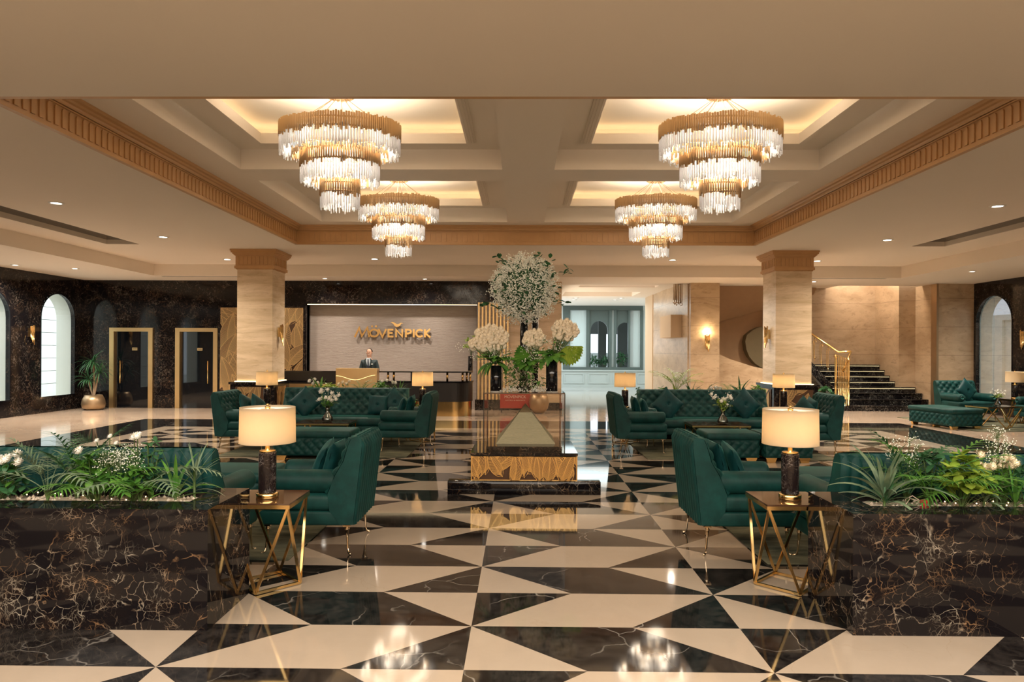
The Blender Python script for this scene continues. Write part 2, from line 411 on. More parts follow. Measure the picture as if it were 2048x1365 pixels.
    def bloom(s, c, r, nrm=(0, 0, 1), petals=40, mi=0, flat_=0.55):
        """a many-petalled round bloom"""
        c = Vector(c); q = Vector((0, 0, 1)).rotation_difference(Vector(nrm).normalized())
        for k in range(petals):
            z = 1 - (k + 0.5) / petals * 1.25; rr = math.sqrt(max(0, 1 - z * z)); a = k * 2.39996
            d = q @ Vector((rr * math.cos(a), rr * math.sin(a), z * flat_ + 0.1)); d.normalize()
            t = d.cross(Vector((0.3, 0.2, 1))).normalized()
            tip = c + d * r * random.uniform(.9, 1.05); mid = c + d * r * 0.6; b = d.cross(t) * r * 0.05
            w = r * 0.17
            s.add([c + d * r * .1, mid - t * w + b, tip - t * w * 0.4, tip + t * w * 0.4, mid + t * w + b], [(0, 1, 2, 3, 4)], mi, False)
        s.ball(c, r * .62, 7, mi); return s
    def build(s, name, mats, parent=None, loc=None):
        me = bpy.data.meshes.new(name); me.from_pydata(s.v, [], s.f)
        if not isinstance(mats, (list, tuple)): mats = [mats]
        for mm in mats: me.materials.append(M[mm] if isinstance(mm, str) else mm)
        me.polygons.foreach_set('material_index', s.m); me.polygons.foreach_set('use_smooth', s.sm)
        me.update()
        o = bpy.data.objects.new(name, me); COL.objects.link(o)
        if parent is not None: o.parent = parent
        if loc is not None: o.location = loc
        return o

def tag(o, label, cat, group=None, kind=None):
    if label: o['label'] = label
    if cat: o['category'] = cat
    if group: o['group'] = group
    if kind: o['kind'] = kind
    return o
def thing(name, label, cat, loc=(0, 0, 0), rz=0.0, group=None, kind=None):
    o = bpy.data.objects.new(name, None); COL.objects.link(o)
    o.empty_display_size = 0.1
    o.location = loc; o.rotation_euler = (0, 0, rz)
    return tag(o, label, cat, group, kind)
def struct(name, mb, mats, label=None):
    o = mb.build(name, mats); o['kind'] = 'structure'
    if label: o['label'] = label
    return o
def kids(o): return [c for c in bpy.data.objects if c.parent == o]
def dup(root, loc, rz=None, label=None, group=None):
    def cp(o, par):
        c = o.copy(); COL.objects.link(c); c.parent = par
        for ch in KID.get(o.name, []): cp(ch, c)
        return c
    KID = {}
    for o in bpy.data.objects:
        if o.parent: KID.setdefault(o.parent.name, []).append(o)
    r = cp(root, None); r.location = loc
    if rz is not None: r.rotation_euler = (0, 0, rz)
    if label: r['label'] = label
    if group: r['group'] = group
    return r
def point(name, loc, power, color, radius=0.05, parent=None):
    d = bpy.data.lights.new(name, 'POINT'); d.energy = power; d.color = color; d.shadow_soft_size = radius
    o = bpy.data.objects.new(name, d); COL.objects.link(o); o.location = loc
    if parent: o.parent = parent
    return o
def text_mesh(name, body, size, depth, mat, parent=None, loc=(0, 0, 0), rot=(R_(90), 0, 0), width=None, bold=0.0):
    cu = bpy.data.curves.new(name, 'FONT'); cu.body = body; cu.size = size; cu.extrude = depth; cu.offset = bold
    cu.align_x = 'CENTER'
    t = bpy.data.objects.new(name, cu); COL.objects.link(t)
    bpy.context.view_layer.update()
    dg = bpy.context.evaluated_depsgraph_get()
    me = bpy.data.meshes.new_from_object(t.evaluated_get(dg), depsgraph=dg)
    bpy.data.objects.remove(t); bpy.data.curves.remove(cu)
    me.materials.clear(); me.materials.append(M[mat])
    if width:
        xs = [v.co.x for v in me.vertices]; k = width / (max(xs) - min(xs))
        for v in me.vertices: v.co.x *= k
    o = bpy.data.objects.new(name, me); COL.objects.link(o); o.location = loc; o.rotation_euler = rot
    if parent: o.parent = parent
    return o
# ================================================================ THE ROOM
ZL, ZO, ZB, ZS, ZT = 4.04, 3.73, 4.45, 4.75, 5.0          # soffit, outer ceiling, beams, coffer ledge, coffer top
RX0, RX1, RY0, RY1 = -4.95, 5.12, 6.17, 14.95             # big ceiling recess
# ---- floor: tapered black and cream marble in a brick of rows
def clip_poly(poly, x0, x1, y0, y1):
    def cl(P, f, ax, val, sgn):
        o = []
        for i in range(len(P)):
            a, b = P[i], P[(i + 1) % len(P)]
            ia, ib = sgn * (a[ax] - val) >= 0, sgn * (b[ax] - val) >= 0
            if ia: o.append(a)
            if ia != ib:
                t = (val - a[ax]) / (b[ax] - a[ax]); o.append((a[0] + (b[0] - a[0]) * t, a[1] + (b[1] - a[1]) * t))
        return o
    for ax, val, sg in ((0, x0, 1), (0, x1, -1), (1, y0, 1), (1, y1, -1)):
        if poly: poly = cl(poly, None, ax, val, sg)
    return poly
fl = MB()
PX0, PX1, PY1 = -7.55, 7.55, 14.75
CW, RH = 1.69, 0.592
for j in range(-18, 20):
    for i in range(-6, 6):
        x0 = -0.30 + CW * i; y0 = 3.72 + RH * j; x1, y1 = x0 + CW, y0 + RH
        def P(u, v): return (x0 + CW * u, y0 + RH * v)
        if (i + j) % 2 == 0:
            parts = [([P(0, 0), P(.4, 0), P(0, 1)], 1), ([P(0, 1), P(.4, 0), P(1, 0), P(.6, 1)], 0), ([P(.6, 1), P(1, 0), P(1, 1)], 1)]
        else:
            parts = [([P(0, 0), P(.4, 1), P(0, 1)], 0), ([P(0, 0), P(.6, 0), P(1, 1), P(.4, 1)], 1), ([P(.6, 0), P(1, 0), P(1, 1)], 0)]
        for poly, mi in parts:
            q = clip_poly(poly, PX0, PX1, -6, PY1)
            if len(q) > 2: fl.add([(a, b, 0) for a, b in q], [tuple(range(len(q)))], mi)
def rect(mb, x0, x1, y0, y1, mi, z=0): mb.add([(x0, y0, z), (x1, y0, z), (x1, y1, z), (x0, y1, z)], [(0, 1, 2, 3)], mi)
bands = [(7.55, 14.75, 7.95, 15.15, 1), (7.95, 15.15, 9.25, 16.75, 0)]
for ax, ay, bx, by, mi in bands:
    rect(fl, -bx, -ax, -6, by, mi); rect(fl, ax, bx, -6, by, mi); rect(fl, -ax, ax, ay, by, mi)
rect(fl, -12.9, -9.25, -6, 20.2, 2); rect(fl, 9.25, 13.4, -6, 24, 2); rect(fl, -9.25, 9.25, 16.75, 20.2, 2)
rect(fl, -9.25, 1.2, 20.2, 21, 2); rect(fl, 1.2, 9.25, 20.2, 27, 3); rect(fl, -1, 9, 27, 36, 3)
struct('floor', fl, ['fblack', 'fcream', 'woodfloor', 'fgrey'])

# ---- lowered ceilings
def frame_slab(mb, x0, x1, y0, y1, hx0, hx1, hy0, hy1, z0, z1, mi=0):
    mb.box(x0, hx0, y0, y1, z0, z1, mi); mb.box(hx1, x1, y0, y1, z0, z1, mi)
    mb.box(hx0, hx1, y0, hy0, z0, z1, mi); mb.box(hx0, hx1, hy1, y1, z0, z1, mi)
c = MB()
c.box(-10, 10.25, -6, RY0, ZL, ZT + .3)
c.box(-10, 10.25, RY1, 18.5, ZL, ZT + .3)
struct('ceiling', c, 'ceil')
c = MB(); frame_slab(c, -10, RX0, RY0, RY1, -9.13, -8.40, 8.0, RY1 - .001, ZL, ZT + .3)
struct('ceiling', c, 'ceil')
c = MB(); frame_slab(c, RX1, 10.25, RY0, RY1, 8.50, 9.22, 8.0, RY1 - .001, ZL, ZT + .3)
struct('ceiling', c, 'ceil')
c = MB()
c.box(-13, -10, -6, 20.0, ZO, ZO + .5); c.box(10.25, 13.5, -6, 20.7, ZO, ZO + .5)
c.box(-10, 10.25, 18.5, 20.0, ZO, ZO + .5); c.box(1.2, 10.25, 20.0, 20.7, ZO, ZO + .5)
struct('ceiling', c, 'ceil')
# marble-lined slots in the side soffits
for x0, x1 in ((-9.13, -8.40), (8.50, 9.22)):
    s = MB(); s.box(x0 - .02, x1 + .02, 7.98, RY1, ZL + .10, ZL + .16)
    struct('trim_1', s, 'black_box', 'dark veined marble panel set into a long ceiling slot')
# ---- beams with four coffers
COFX = ((-4.22, -0.28), (0.50, 4.44)); COFY = ((6.72, 10.22), (10.92, 14.42))
c = MB()
xs = [RX0, COFX[0][0], COFX[0][1], COFX[1][0], COFX[1][1], RX1]; ys = [RY0, COFY[0][0], COFY[0][1], COFY[1][0], COFY[1][1], RY1]
for a in range(5):
    for b in range(5):
        if a in (1, 3) and b in (1, 3): continue
        c.box(xs[a], xs[a + 1], ys[b], ys[b + 1], ZB, ZS)
struct('ceiling', c, 'ceil')
INS = 0.50
for (x0, x1) in COFX:
    for (y0, y1) in COFY:
        c = MB()
        hx0, hx1, hy0, hy1 = x0 + INS, x1 - INS, y0 + INS, y1 - INS
        frame_slab(c, x0 - .3, x1 + .3, y0 - .3, y1 + .3, hx0, hx1, hy0, hy1, ZS, ZS + .05)
        # moulded frame round the inner opening
        for w, zz0, zz1 in ((.025, ZS + .0501, ZS + .085), (.135, ZS - .018, ZS - .0001), (.105, ZS - .036, ZS - .0181), (.070, ZS - .050, ZS - .0361), (.03, ZS - .062, ZS - .0501)):
            frame_slab(c, hx0 - w, hx1 + w, hy0 - w, hy1 + w, hx0, hx1, hy0, hy1, zz0, zz1)
        # cove box above
        frame_slab(c, x0 + .05, x1 - .05, y0 + .05, y1 - .05, x0 + .15, x1 - .15, y0 + .15, y1 - .15, ZS + .05, ZT)
        c.box(x0 + .05, x1 - .05, y0 + .05, y1 - .05, ZT, ZT + .05)
        struct('ceiling', c, 'ceil')
        s = MB()
        g0, g1 = .20, .25
        frame_slab(s, hx0 - g1, hx1 + g1, hy0 - g1, hy1 + g1, hx0 - g0, hx1 + g0, hy0 - g0, hy1 + g0, ZS + .052, ZS + .066)
        struct('trim_2', s, 'led', 'warm light strip hidden in the coffer cove')
# ---- fluted cornices round the recess
def cornice(L, name):
    """local: runs along +x from 0 to L, room side is -y, z from 0 (soffit) up"""
    m = MB()
    m.box(0, L, -.035, 0, -.0, .31)
    m.box(0, L, -.060, -.035, .0, .035); m.box(0, L, -.050, -.035, .035, .050)
    m.box(0, L, -.055, -.035, .285, .300)
    prof = [(0, .31), (-.06, .31), (-.07, .325), (-.075, .345), (-.10, .355), (-.115, .375), (-.15, .385), (-.165, .400), (-.18, .41), (0, .41)]
    m.prism([(a, b) for a, b in prof], 0, L, 0, 'x')
    n = int(L / .115); st = L / n
    for k in range(n):
        x = (k + .5) * st; w = .030; z0, z1 = .065, .245
        arc = [(x + w * math.cos(t), z1 + w * math.sin(t)) for t in [PI * q / 5 for q in range(6)]]
        m.prism([(x - w, z0), (x + w, z0)] + arc, -.049, -.035)
    return m
for (loc, rz, L) in (((RX0, RY0, ZL), -PI / 2, RY1 - RY0), ((RX1, RY1, ZL), PI / 2, RY1 - RY0), ((RX0, RY1, ZL), 0, RX1 - RX0), ((RX1, RY0, ZL), PI, RX1 - RX0)):
    # the run faces the middle of the recess
    o = cornice(L, 'trim').build('trim_3', 'cornice'); o['kind'] = 'structure'
    o['label'] = 'bronze brown fluted cornice round the ceiling recess'
    if rz == -PI / 2: o.location = (RX0, RY1, ZL); o.rotation_euler = (0, 0, -PI / 2); o.scale = (1, -1, 1)
    elif rz == PI / 2: o.location = (RX1, RY1, ZL); o.rotation_euler = (0, 0, -PI / 2)
    elif rz == 0: o.location = loc
    else: o.location = (RX0, RY0, ZL); o.scale = (1, -1, 1)
# ---- walls
def arch_pts(y0, y1, z0, zs, n=14):
    r = (y1 - y0) / 2; cyy = (y0 + y1) / 2
    return [(y0, z0), (y1, z0)] + [(cyy + r * math.cos(PI * k / n), zs + r * math.sin(PI * k / n) * 1.0) for k in range(n + 1)]
def arch_wall(mb, x0, x1, Y0, Y1, Z0, Z1, arches, mi=0, n=14):
    """wall slab between x0 and x1 (thin), spanning Y0..Y1, with round-headed openings (ya, yb, za, zspring)"""
    cur = Y0
    for ya, yb, za, zs in sorted(arches):
        mb.box(x0, x1, cur, ya, Z0, Z1, mi)
        if za > Z0: mb.box(x0, x1, ya, yb, Z0, za, mi)
        r = (yb - ya) / 2; cc = (ya + yb) / 2
        for k in range(n):
            t0, t1 = PI * (1 - k / n), PI * (1 - (k + 1) / n)
            a = (cc + r * math.cos(t0), zs + r * math.sin(t0)); b = (cc + r * math.cos(t1), zs + r * math.sin(t1))
            mb.prism([(a[0], a[1]), (b[0], b[1]), (b[0], Z1), (a[0], Z1)], x0, x1, mi, 'x')
        cur = yb
    mb.box(x0, x1, cur, Y1, Z0, Z1, mi)
WLX, WRX = -12.75, 13.2
aL = [(15.50, 16.92, .40, 2.50), (17.98, 19.40, .40, 2.55), (12.6, 14.0, .4, 2.5)]
w = MB(); arch_wall(w, WLX - .12, WLX, -6, 20.2, 0, ZO, aL); struct('wall_left', w, 'black_wall')
aR = [(18.45, 19.95, .45, 2.60), (14.6, 16.1, .45, 2.6)]
w = MB(); arch_wall(w, WRX, WRX + .12, -6, 21.0, 0, ZO, aR); struct('wall_right', w, 'black_wall')
# deep reveals beyond the arches and thin dark frames
def reveal(side, X, ya, yb, za, zs, nm, idx):
    n = 16; r = (yb - ya) / 2; cc = (ya + yb) / 2
    def ring(k, off):
        pts = [(ya - off, za - off), (yb + off, za - off)] + [(cc + (r + off) * math.cos(PI * q / n), zs + (r + off) * math.sin(PI * q / n)) for q in range(n + 1)]
        return pts
    m = MB(); inner = ring(0, 0); outer = ring(0, .10); N = len(inner); d = .95
    d = .42 if side < 0 else .36; xa, xb = (X - .12, X - .12 - d) if side < 0 else (X + .12, X + .12 + d)
    vs = [(xa, a, b) for a, b in inner] + [(xb, a, b) for a, b in inner] + [(xa, a, b) for a, b in outer] + [(xb, a, b) for a, b in outer]
    fs = []
    for i in range(N):
        j = (i + 1) % N
        fs += [(i, j, N + j, N + i), (2 * N + i, 3 * N + i, 3 * N + j, 2 * N + j), (N + i, N + j, 3 * N + j, 3 * N + i)]
    m.add(vs, fs)
    o = struct('window_%d' % idx, m, 'plaster_white', 'arched opening with a deep pale reveal')
    f = MB(); a2 = ring(0, -.035); x2 = X + (.012 if side < 0 else -.012)
    vs = [(X - side * -0.0, a, b) for a, b in inner] + [(X, a, b) for a, b in a2] + [(x2, a, b) for a, b in inner] + [(x2, a, b) for a, b in a2]
    fs = []
    for i in range(N):
        j = (i + 1) % N
        fs += [(2 * N + i, 2 * N + j, 3 * N + j, 3 * N + i), (N + i, N + j, 3 * N + j, 3 * N + i), (i, j, 2 * N + j, 2 * N + i)]
    f.add(vs, fs); f.build('window_frame', 'black_gloss', o)
    g = MB(); xg = X - .06 if side < 0 else X + .06
    g.add([(xg, a, b) for a, b in inner], [tuple(range(N))]); g.build('window_pane', 'glass', o)
    return o
k = 1
for a in aL: reveal(-1, WLX, *a, 'w', k); k += 1
for a in aR: reveal(1, WRX, *a, 'w', k); k += 1
# pale banded facades seen through the arches
w = MB()
for j in range(9):
    w.box(-17.2, -17.0, 8, 27, j * .46, j * .46 + .445)
w.box(-17.25, -17.15, 8, 27, 0, 4.2)
struct('wall_outside', w, 'plaster_white', 'pale banded facade outside the left arches')
w = MB(); w.box(17.6, 17.8, 12, 30, 0, 2.9); w.box(17.5, 17.9, 12, 30, 2.9, 3.1)
for j in range(14): w.box(17.5, 17.62, 12 + j * 1.3, 12.5 + j * 1.3, 0, 2.9)
struct('wall_outside', w, 'plaster_white', 'pale pillared facade outside the right arches')
w = MB(); rect(w, -30, -12.9, -6, 30, 0, -.02); rect(w, 13.4, 34, -6, 34, 0, -.02)
struct('floor_outside', w, 'plaster_white')

# back wall on the left with two dark glass doors
BY = 19.8
D1 = (-11.97, -10.70); D2 = (-10.04, -8.80); DH = 2.34
w = MB(); t = .25
w.box(WLX, D1[0], BY, BY + t, 0, ZO); w.box(D1[1], D2[0], BY, BY + t, 0, ZO); w.box(D2[1], -6.22, BY, BY + t, 0, ZO)
w.box(D1[0], D1[1], BY, BY + t, DH, ZO); w.box(D2[0], D2[1], BY, BY + t, DH, ZO)
w.box(-6.22, -1.24, BY - .02, BY + .6, 3.05, ZO)
w.box(-1.24, -0.40, BY, BY + t, 3.12, ZO)
w.box(-6.30, -6.22, BY + .05, BY + .6, 0, ZO); w.box(-1.26, -1.20, BY + .05, BY + .6, 0, ZO)
struct('wall_back', w, 'black_wall')
for i, (a, b) in enumerate((D1, D2)):
    f = MB(); g = .13
    f.box(a, a + g, BY - .06, BY + .12, 0, DH); f.box(b - g, b, BY - .06, BY + .12, 0, DH); f.box(a + g, b - g, BY - .06, BY + .12, DH - .11, DH)
    o = struct('door_%d' % (i + 1), f, 'gold_rough', 'wide brushed gold door frame')
    p = MB(); p.box(a + g, b - g, BY + .03, BY + .07, 0.0, DH - .11); p.build('door_leaf', 'door_glass', o)
    h = MB(); hx = a + g + .17 if i == 0 else b - g - .17
    h.tube([(hx, BY - .02, .72), (hx, BY - .02, 1.38)], .016, 8); h.tube([(hx, BY - .02, .80), (hx, BY + .04, .80)], .01); h.tube([(hx, BY - .02, 1.30), (hx, BY + .04, 1.30)], .01)
    h.build('door_handle', 'gold', o)
    s = MB(); sx = (a + b) / 2 + .07; s.box(sx - .075, sx + .075, BY + .015, BY + .03, 1.68, 1.76); pl = s.build('door_sign', 'gold_rough', o)
    q = MB(); q.box(sx - .055, sx + .055, BY + .012, BY + .016, 1.715, 1.73); q.build('sign_text', 'black_matte', pl)
    w = MB(); w.box(a - .2, b + .2, BY + 1.6, BY + 1.7, 0, 2.6); struct('wall_beyond_door', w, 'dim')
# relief wall panels of gold leaves
def leaf_relief(mb, W, H, n, seed, L=(.5, .9), off=0.0, rib=.0062, y=0.0, stp=.0022, wf=1.0):
    """pattern of overlapping ribbed leaves on a W x H board, facing -y"""
    rr = random.Random(seed)
    mb.box(0, W, y, y + .012, 0, H, 0)
    def put(poly, ya, yb, mi):
        q = clip_poly(poly, 0, W, 0, H)
        if len(q) > 2:
            m = len(q)
            vs = [(a, ya, b) for a, b in q] + [(a, yb, b) for a, b in q]
            fs = [tuple(range(m))] + [(i, i + m, (i + 1) % m + m, (i + 1) % m) for i in range(m)]
            mb.add(vs, fs, mi)
    for k in range(n):
        bx, bz = rr.uniform(-.05 * W, 1.05 * W), H * (1 - (k + rr.random()) / n) * 1.05 - .25 * L[1] * 0.5
        l = rr.uniform(*L); wd = l * rr.uniform(.30, .38) * wf; an = PI / 2 + rr.uniform(-.75, .75); cv = rr.uniform(-.5, .5)
        d = .003 + stp * k
        def pos(t, s):
            a = an + cv * (t - .5); x = bx + math.cos(a) * l * t; z = bz + math.sin(a) * l * t
            return (x - math.sin(a) * s, z + math.cos(a) * s)
        def half(t): return wd * math.sin(PI * min(1, max(0, t)) ** .8) ** .8 * .5 * (1.0 if t < 1 else 0)
        ts = [i / 12 for i in range(13)]
        out = [pos(t, half(t)) for t in ts] + [pos(t, -half(t)) for t in reversed(ts)]
        put(out, y - d, y, 0)
        for sg in (1, -1):
            for i in range(12):
                a0, a1 = pos(ts[i], sg * half(ts[i])), pos(ts[i + 1], sg * half(ts[i + 1])); b0, b1 = pos(ts[i], sg * max(0, half(ts[i]) - rib * 1.3)), pos(ts[i + 1], sg * max(0, half(ts[i + 1]) - rib * 1.3))
                put([a0, a1, b1, b0], y - d - stp * 1.3, y - d, 1)
            nr = max(6, int(l / (rib * 2.3)))
            for i in range(1, nr):
                t = i / nr; m = 4; prev = None
                pts = []
                for q in range(m + 1):
                    u = q / m; tt = min(.98, t + .16 * u ** .7 * (1 - t) + .05 * u); pts.append(pos(tt, sg * half(tt) * u))
                for q in range(m):
                    p0, p1 = pts[q], pts[q + 1]; dx, dz = p1[0] - p0[0], p1[1] - p0[1]; ln = math.hypot(dx, dz) or 1
                    nx, nz = -dz / ln * rib / 2, dx / ln * rib / 2
                    put([(p0[0] - nx, p0[1] - nz), (p1[0] - nx, p1[1] - nz), (p1[0] + nx, p1[1] + nz), (p0[0] + nx, p0[1] + nz)], y - d - stp * .9, y - d, 1)
        for i in range(12):
            a0, a1 = pos(ts[i], rib * .8), pos(ts[i + 1], rib * .8); b0, b1 = pos(ts[i], -rib * .8), pos(ts[i + 1], -rib * .8)
            put([a0, a1, b1, b0], y - d - stp * 1.8, y - d, 1)
for i, (x0, x1, lab, sd) in enumerate(((-8.72, -7.55, 'tall gold leaf relief panel between the glass door and the left column', 3), (-7.42, -6.30, 'tall gold leaf relief panel beside the white reception wall', 5))):
    m = MB(); leaf_relief(m, x1 - x0, 2.80, 26, sd, (.9, 1.4), rib=.012, wf=1.25)
    o = m.build('relief_panel', ['relief_back', 'gold_rough'], None, (x0, BY - .03, .14)); tag(o, lab, 'wall panel')
    f = MB(); f.box(-.06, 0, -.03, .03, -.05, 2.86); f.box(x1 - x0, x1 - x0 + .06, -.03, .03, -.05, 2.86); f.box(0, x1 - x0, -.03, .03, 2.80, 2.86)
    f.build('panel_frame', 'black_wall', o)
# white split-face reception wall, fascia light, slatted end, honey stone
w = MB(); w.box(-6.22, -1.24, BY + .35, BY + .5, 0, 3.08); struct('wall_reception', w, 'split')
w = MB(); w.box(-6.20, -1.26, BY + .0, BY + .03, 3.038, 3.05); struct('trim_4', w, 'led', 'light strip above the reception wall')
w = MB(); w.box(-1.24, -.36, BY, BY + t, .30, 3.12); w.box(-.36, 1.2, BY, BY + t, .0, ZO); struct('wall_stone', w, 'stone')
w = MB(); w.box(-1.30, -.36, BY - .10, BY + .1, 0, .30); w.box(-.36, 1.22, BY - .08, BY + .1, 0, .22); struct('baseboard_back', w, 'black_wall')
slat = MB()
for k in range(9):
    x = -1.22 + k * .105; slat.box(x, x + .045, -.052, -.002, 0, 2.82)
o = slat.build('slatted_screen', 'gold_rough', None, (0, BY, .30)); tag(o, 'vertical satin gold slats at the right end of the reception wall', 'wall panel')

# ---- gallery beyond the opening
w = MB()
w.box(1.0, 1.19, BY + .26, 27, 0, 4.3)
struct('wall_gallery_left', w, 'plaster')
w = MB(); w.box(4.95, 5.12, 20.25, 25.5, 0, 4.0); struct('wall_gallery_right', w, 'stonewall')
w = MB(); w.box(4.93, 5.12, 25.5, 27.0, 0, 4.0); struct('wall_gallery_right', w, 'plaster')
w = MB(); w.box(4.62, 4.95, 21.0, 22.6, 2.15, 2.85); struct('trim_5', w, 'plaster', 'boxed landing projecting from the stone wall')
c = MB(); frame_slab(c, 1.0, 10, 20.0 + .7, 23.0, 1.9, 4.4, 21.7, 22.4, ZO + .08, ZO + .3)
frame_slab(c, 1.0, 10, 23.0, 36, 1.6, 4.3, 24.4, 26.4, ZO + .10, ZO + .3); c.box(1, 10, 20.7, 36, ZO + .45, ZO + .5)
struct('ceiling', c, 'ceil')
w = MB()
w.box(1.95, 4.35, 21.75, 22.35, ZO + .30, ZO + .31); w.box(1.7, 4.2, 24.5, 26.3, ZO + .34, ZO + .35); struct('trim_6', w, emis('gallery_cove_glow', (1.0, 0.78, 0.60), .17), 'glowing recess in the gallery ceiling')
GY = 32.0
w = MB(); w.box(-1, 9, GY, GY + .2, 0, .80); w.box(-1, 9, GY - .06, GY, .76, .82); w.box(-1, 9, GY - .04, GY, 0, .10)
for k in range(7):
    x = .9 + k * 1.15
    w.box(x, x + .95, GY - .03, GY, .18, .24); w.box(x, x + .95, GY - .03, GY, .62, .68); w.box(x, x + .05, GY - .03, GY, .24, .62); w.box(x + .90, x + .95, GY - .03, GY, .24, .62)
w.box(-1, 2.0, GY, GY + .2, .8, 4.4); w.box(5.75, 9, GY, GY + .2, .8, 4.4)
struct('wall_gallery_back', w, 'wainscot')
w = MB()
def xwall_arch(mb, y0, y1, X0, X1, Z0, Z1, xa, xb, za, zs, n=12, mi=0, pointy=0.0):
    mb.box(X0, xa, y0, y1, Z0, Z1, mi); mb.box(xb, X1, y0, y1, Z0, Z1, mi)
    r = (xb - xa) / 2; cc = (xa + xb) / 2
    for k in range(n):
        t0, t1 = PI * (1 - k / n), PI * (1 - (k + 1) / n)
        a = (cc + r * math.cos(t0), zs + r * math.sin(t0) * (1 + pointy)); b = (cc + r * math.cos(t1), zs + r * math.sin(t1) * (1 + pointy))
        mb.prism([(a[0], a[1]), (b[0], b[1]), (b[0], Z1), (a[0], Z1)], y0, y1, mi)
w.box(2.0, 2.34, GY, GY + .2, .82, 4.4); w.box(2.34, 5.75, GY, GY + .2, 3.62, 4.4); w.box(2.34, 5.75, GY - .05, GY + .2, .80, .95)
for x0, x1 in ((3.10, 3.24), (4.16, 4.28), (4.39, 4.50), (5.05, 5.14), (5.62, 5.75)): w.box(x0, x1, GY - .04, GY + .2, .9, 3.62)
xwall_arch(w, GY + .06, GY + .2, 3.24, 4.16, .9, 3.62, 3.30, 4.12, .9, 2.65, pointy=.15)
xwall_arch(w, GY + .06, GY + .2, 4.50, 5.20, .9, 3.62, 4.52, 5.30, .9, 2.6, pointy=.15)
o = struct('window_8', w, 'greenframe', 'grey green arched joinery of the gallery')
for a, b in ((2.34, 3.10), (4.28, 4.39), (5.14, 5.62)):
    p = MB(); p.box(a, b, GY + .05, GY + .07, .95, 3.62); p.build('window_pane', 'frost', o)
w = MB(); w.box(3.95, 4.35, 34.5, 34.7, 0, 3.4); w.box(4.85, 5.6, 34.0, 34.2, 0, 3.5); w.box(2.8, 7, 36.5, 36.6, 2.6, 4.2); w.box(3.55, 3.62, 35, 35.1, 0, 3)
struct('wall_corridor', w, 'dim')
w = MB(); w.box(-1, 10, 36.9, 37, 0, 1.6); struct('wall_corridor', w, 'wainscot')

# ---- stone pier, alcove and stairwell
w = MB(); w.box(4.98, 5.82, 20.0, 20.25, 0, ZO); struct('wall_pier', w, 'stonewall')
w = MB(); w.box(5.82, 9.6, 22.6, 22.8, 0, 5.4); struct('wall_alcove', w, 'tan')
w = MB(); w.prism([(5.82, 0), (7.75, 0), (7.75, 1.12), (7.0, 1.28), (6.3, 1.50), (5.82, 1.72)], 20.6, 20.8); struct('wall_balustrade', w, 'stonewall', 'curving stone balustrade of the stair')
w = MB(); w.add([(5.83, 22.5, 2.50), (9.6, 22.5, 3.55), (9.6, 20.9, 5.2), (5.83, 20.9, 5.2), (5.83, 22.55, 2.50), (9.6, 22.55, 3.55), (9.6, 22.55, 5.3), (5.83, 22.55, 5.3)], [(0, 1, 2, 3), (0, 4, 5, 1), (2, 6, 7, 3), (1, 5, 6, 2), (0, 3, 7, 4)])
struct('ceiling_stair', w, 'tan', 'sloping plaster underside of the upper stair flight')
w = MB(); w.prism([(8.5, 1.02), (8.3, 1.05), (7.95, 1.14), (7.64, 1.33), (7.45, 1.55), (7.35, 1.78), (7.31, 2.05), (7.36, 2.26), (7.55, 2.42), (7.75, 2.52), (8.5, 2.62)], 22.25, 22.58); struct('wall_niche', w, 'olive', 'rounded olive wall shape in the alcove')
SX = 11.6
w = MB(); w.box(8.0, SX, 22.45, 22.6, 0, 5.4); struct('wall_stair_back', w, 'stonewall')
w = MB(); w.box(SX, SX + .12, 21.2, 22.6, 0, 5.4); w.box(SX, 13.3, 21.05, 21.2, 0, 5.4)
struct('wall_stair_right', w, 'stonewall')
w = MB(); w.box(12.16, 12.74, 20.0, 20.25, 0, ZO); w.box(12.74, 13.2, 20.02, 20.25, 0, ZO); struct('wall_pier', w, 'stonewall')
w = MB(); w.box(12.10, 12.16, 19.98, 20.25, 0, ZO); struct('trim_7', w, 'bronze', 'slim dark bronze strip beside the right pier')
w = MB(); w.box(5.8, 13.4, 20.7, 24, 5.3, 5.4); struct('ceiling', w, 'ceil')
w = MB(); w.box(12.1, 12.14, 20.25, 21.1, 0, ZO); struct('wall_stair_return', w, 'stonewall')
# stairs
st = thing('staircase', 'black veined marble staircase rising against the stone wall', 'staircase', (0, 0, 0))
for i in range(8):
    z0, z1 = .165 * i, .165 * (i + 1); y = 20.02 + .3 * i
    x0 = 9.25 if i < 4 else 9.5; x1 = [12.08, 12.08, 12.08, 12.05][i] if i < 4 else SX - .005
    yq = min(y + 1.2, 22.44) if i > 3 else 21.04; s = MB(); s.box(x0, x1, y + .03, yq, z0 + (.001 if i == 0 else 0), z1 - .035); s.rbox(x0 - .02, x1, y, yq, z1 - .035, z1, .01, 2)
    o = s.build('step', 'black_step', st)
    if i >= 3:
        l = MB(); l.box(x0 + .02, x1 - .02, y + .008, y + .028, z1 - .050, z1 - .038); l.build('step_light', emis('step_glow', (1, .78, .42), .22) if i == 3 else bpy.data.materials['step_glow'], o)
w = MB(); w.prism([(8.2, 1.55), (9.25, .40), (9.25, .75), (8.2, 1.9)], 20.3, 20.5)
o = w.build('stair_stringer', 'black_step'); tag(o, 'slanting black marble stair edge left of the brass railing', 'stair edge')
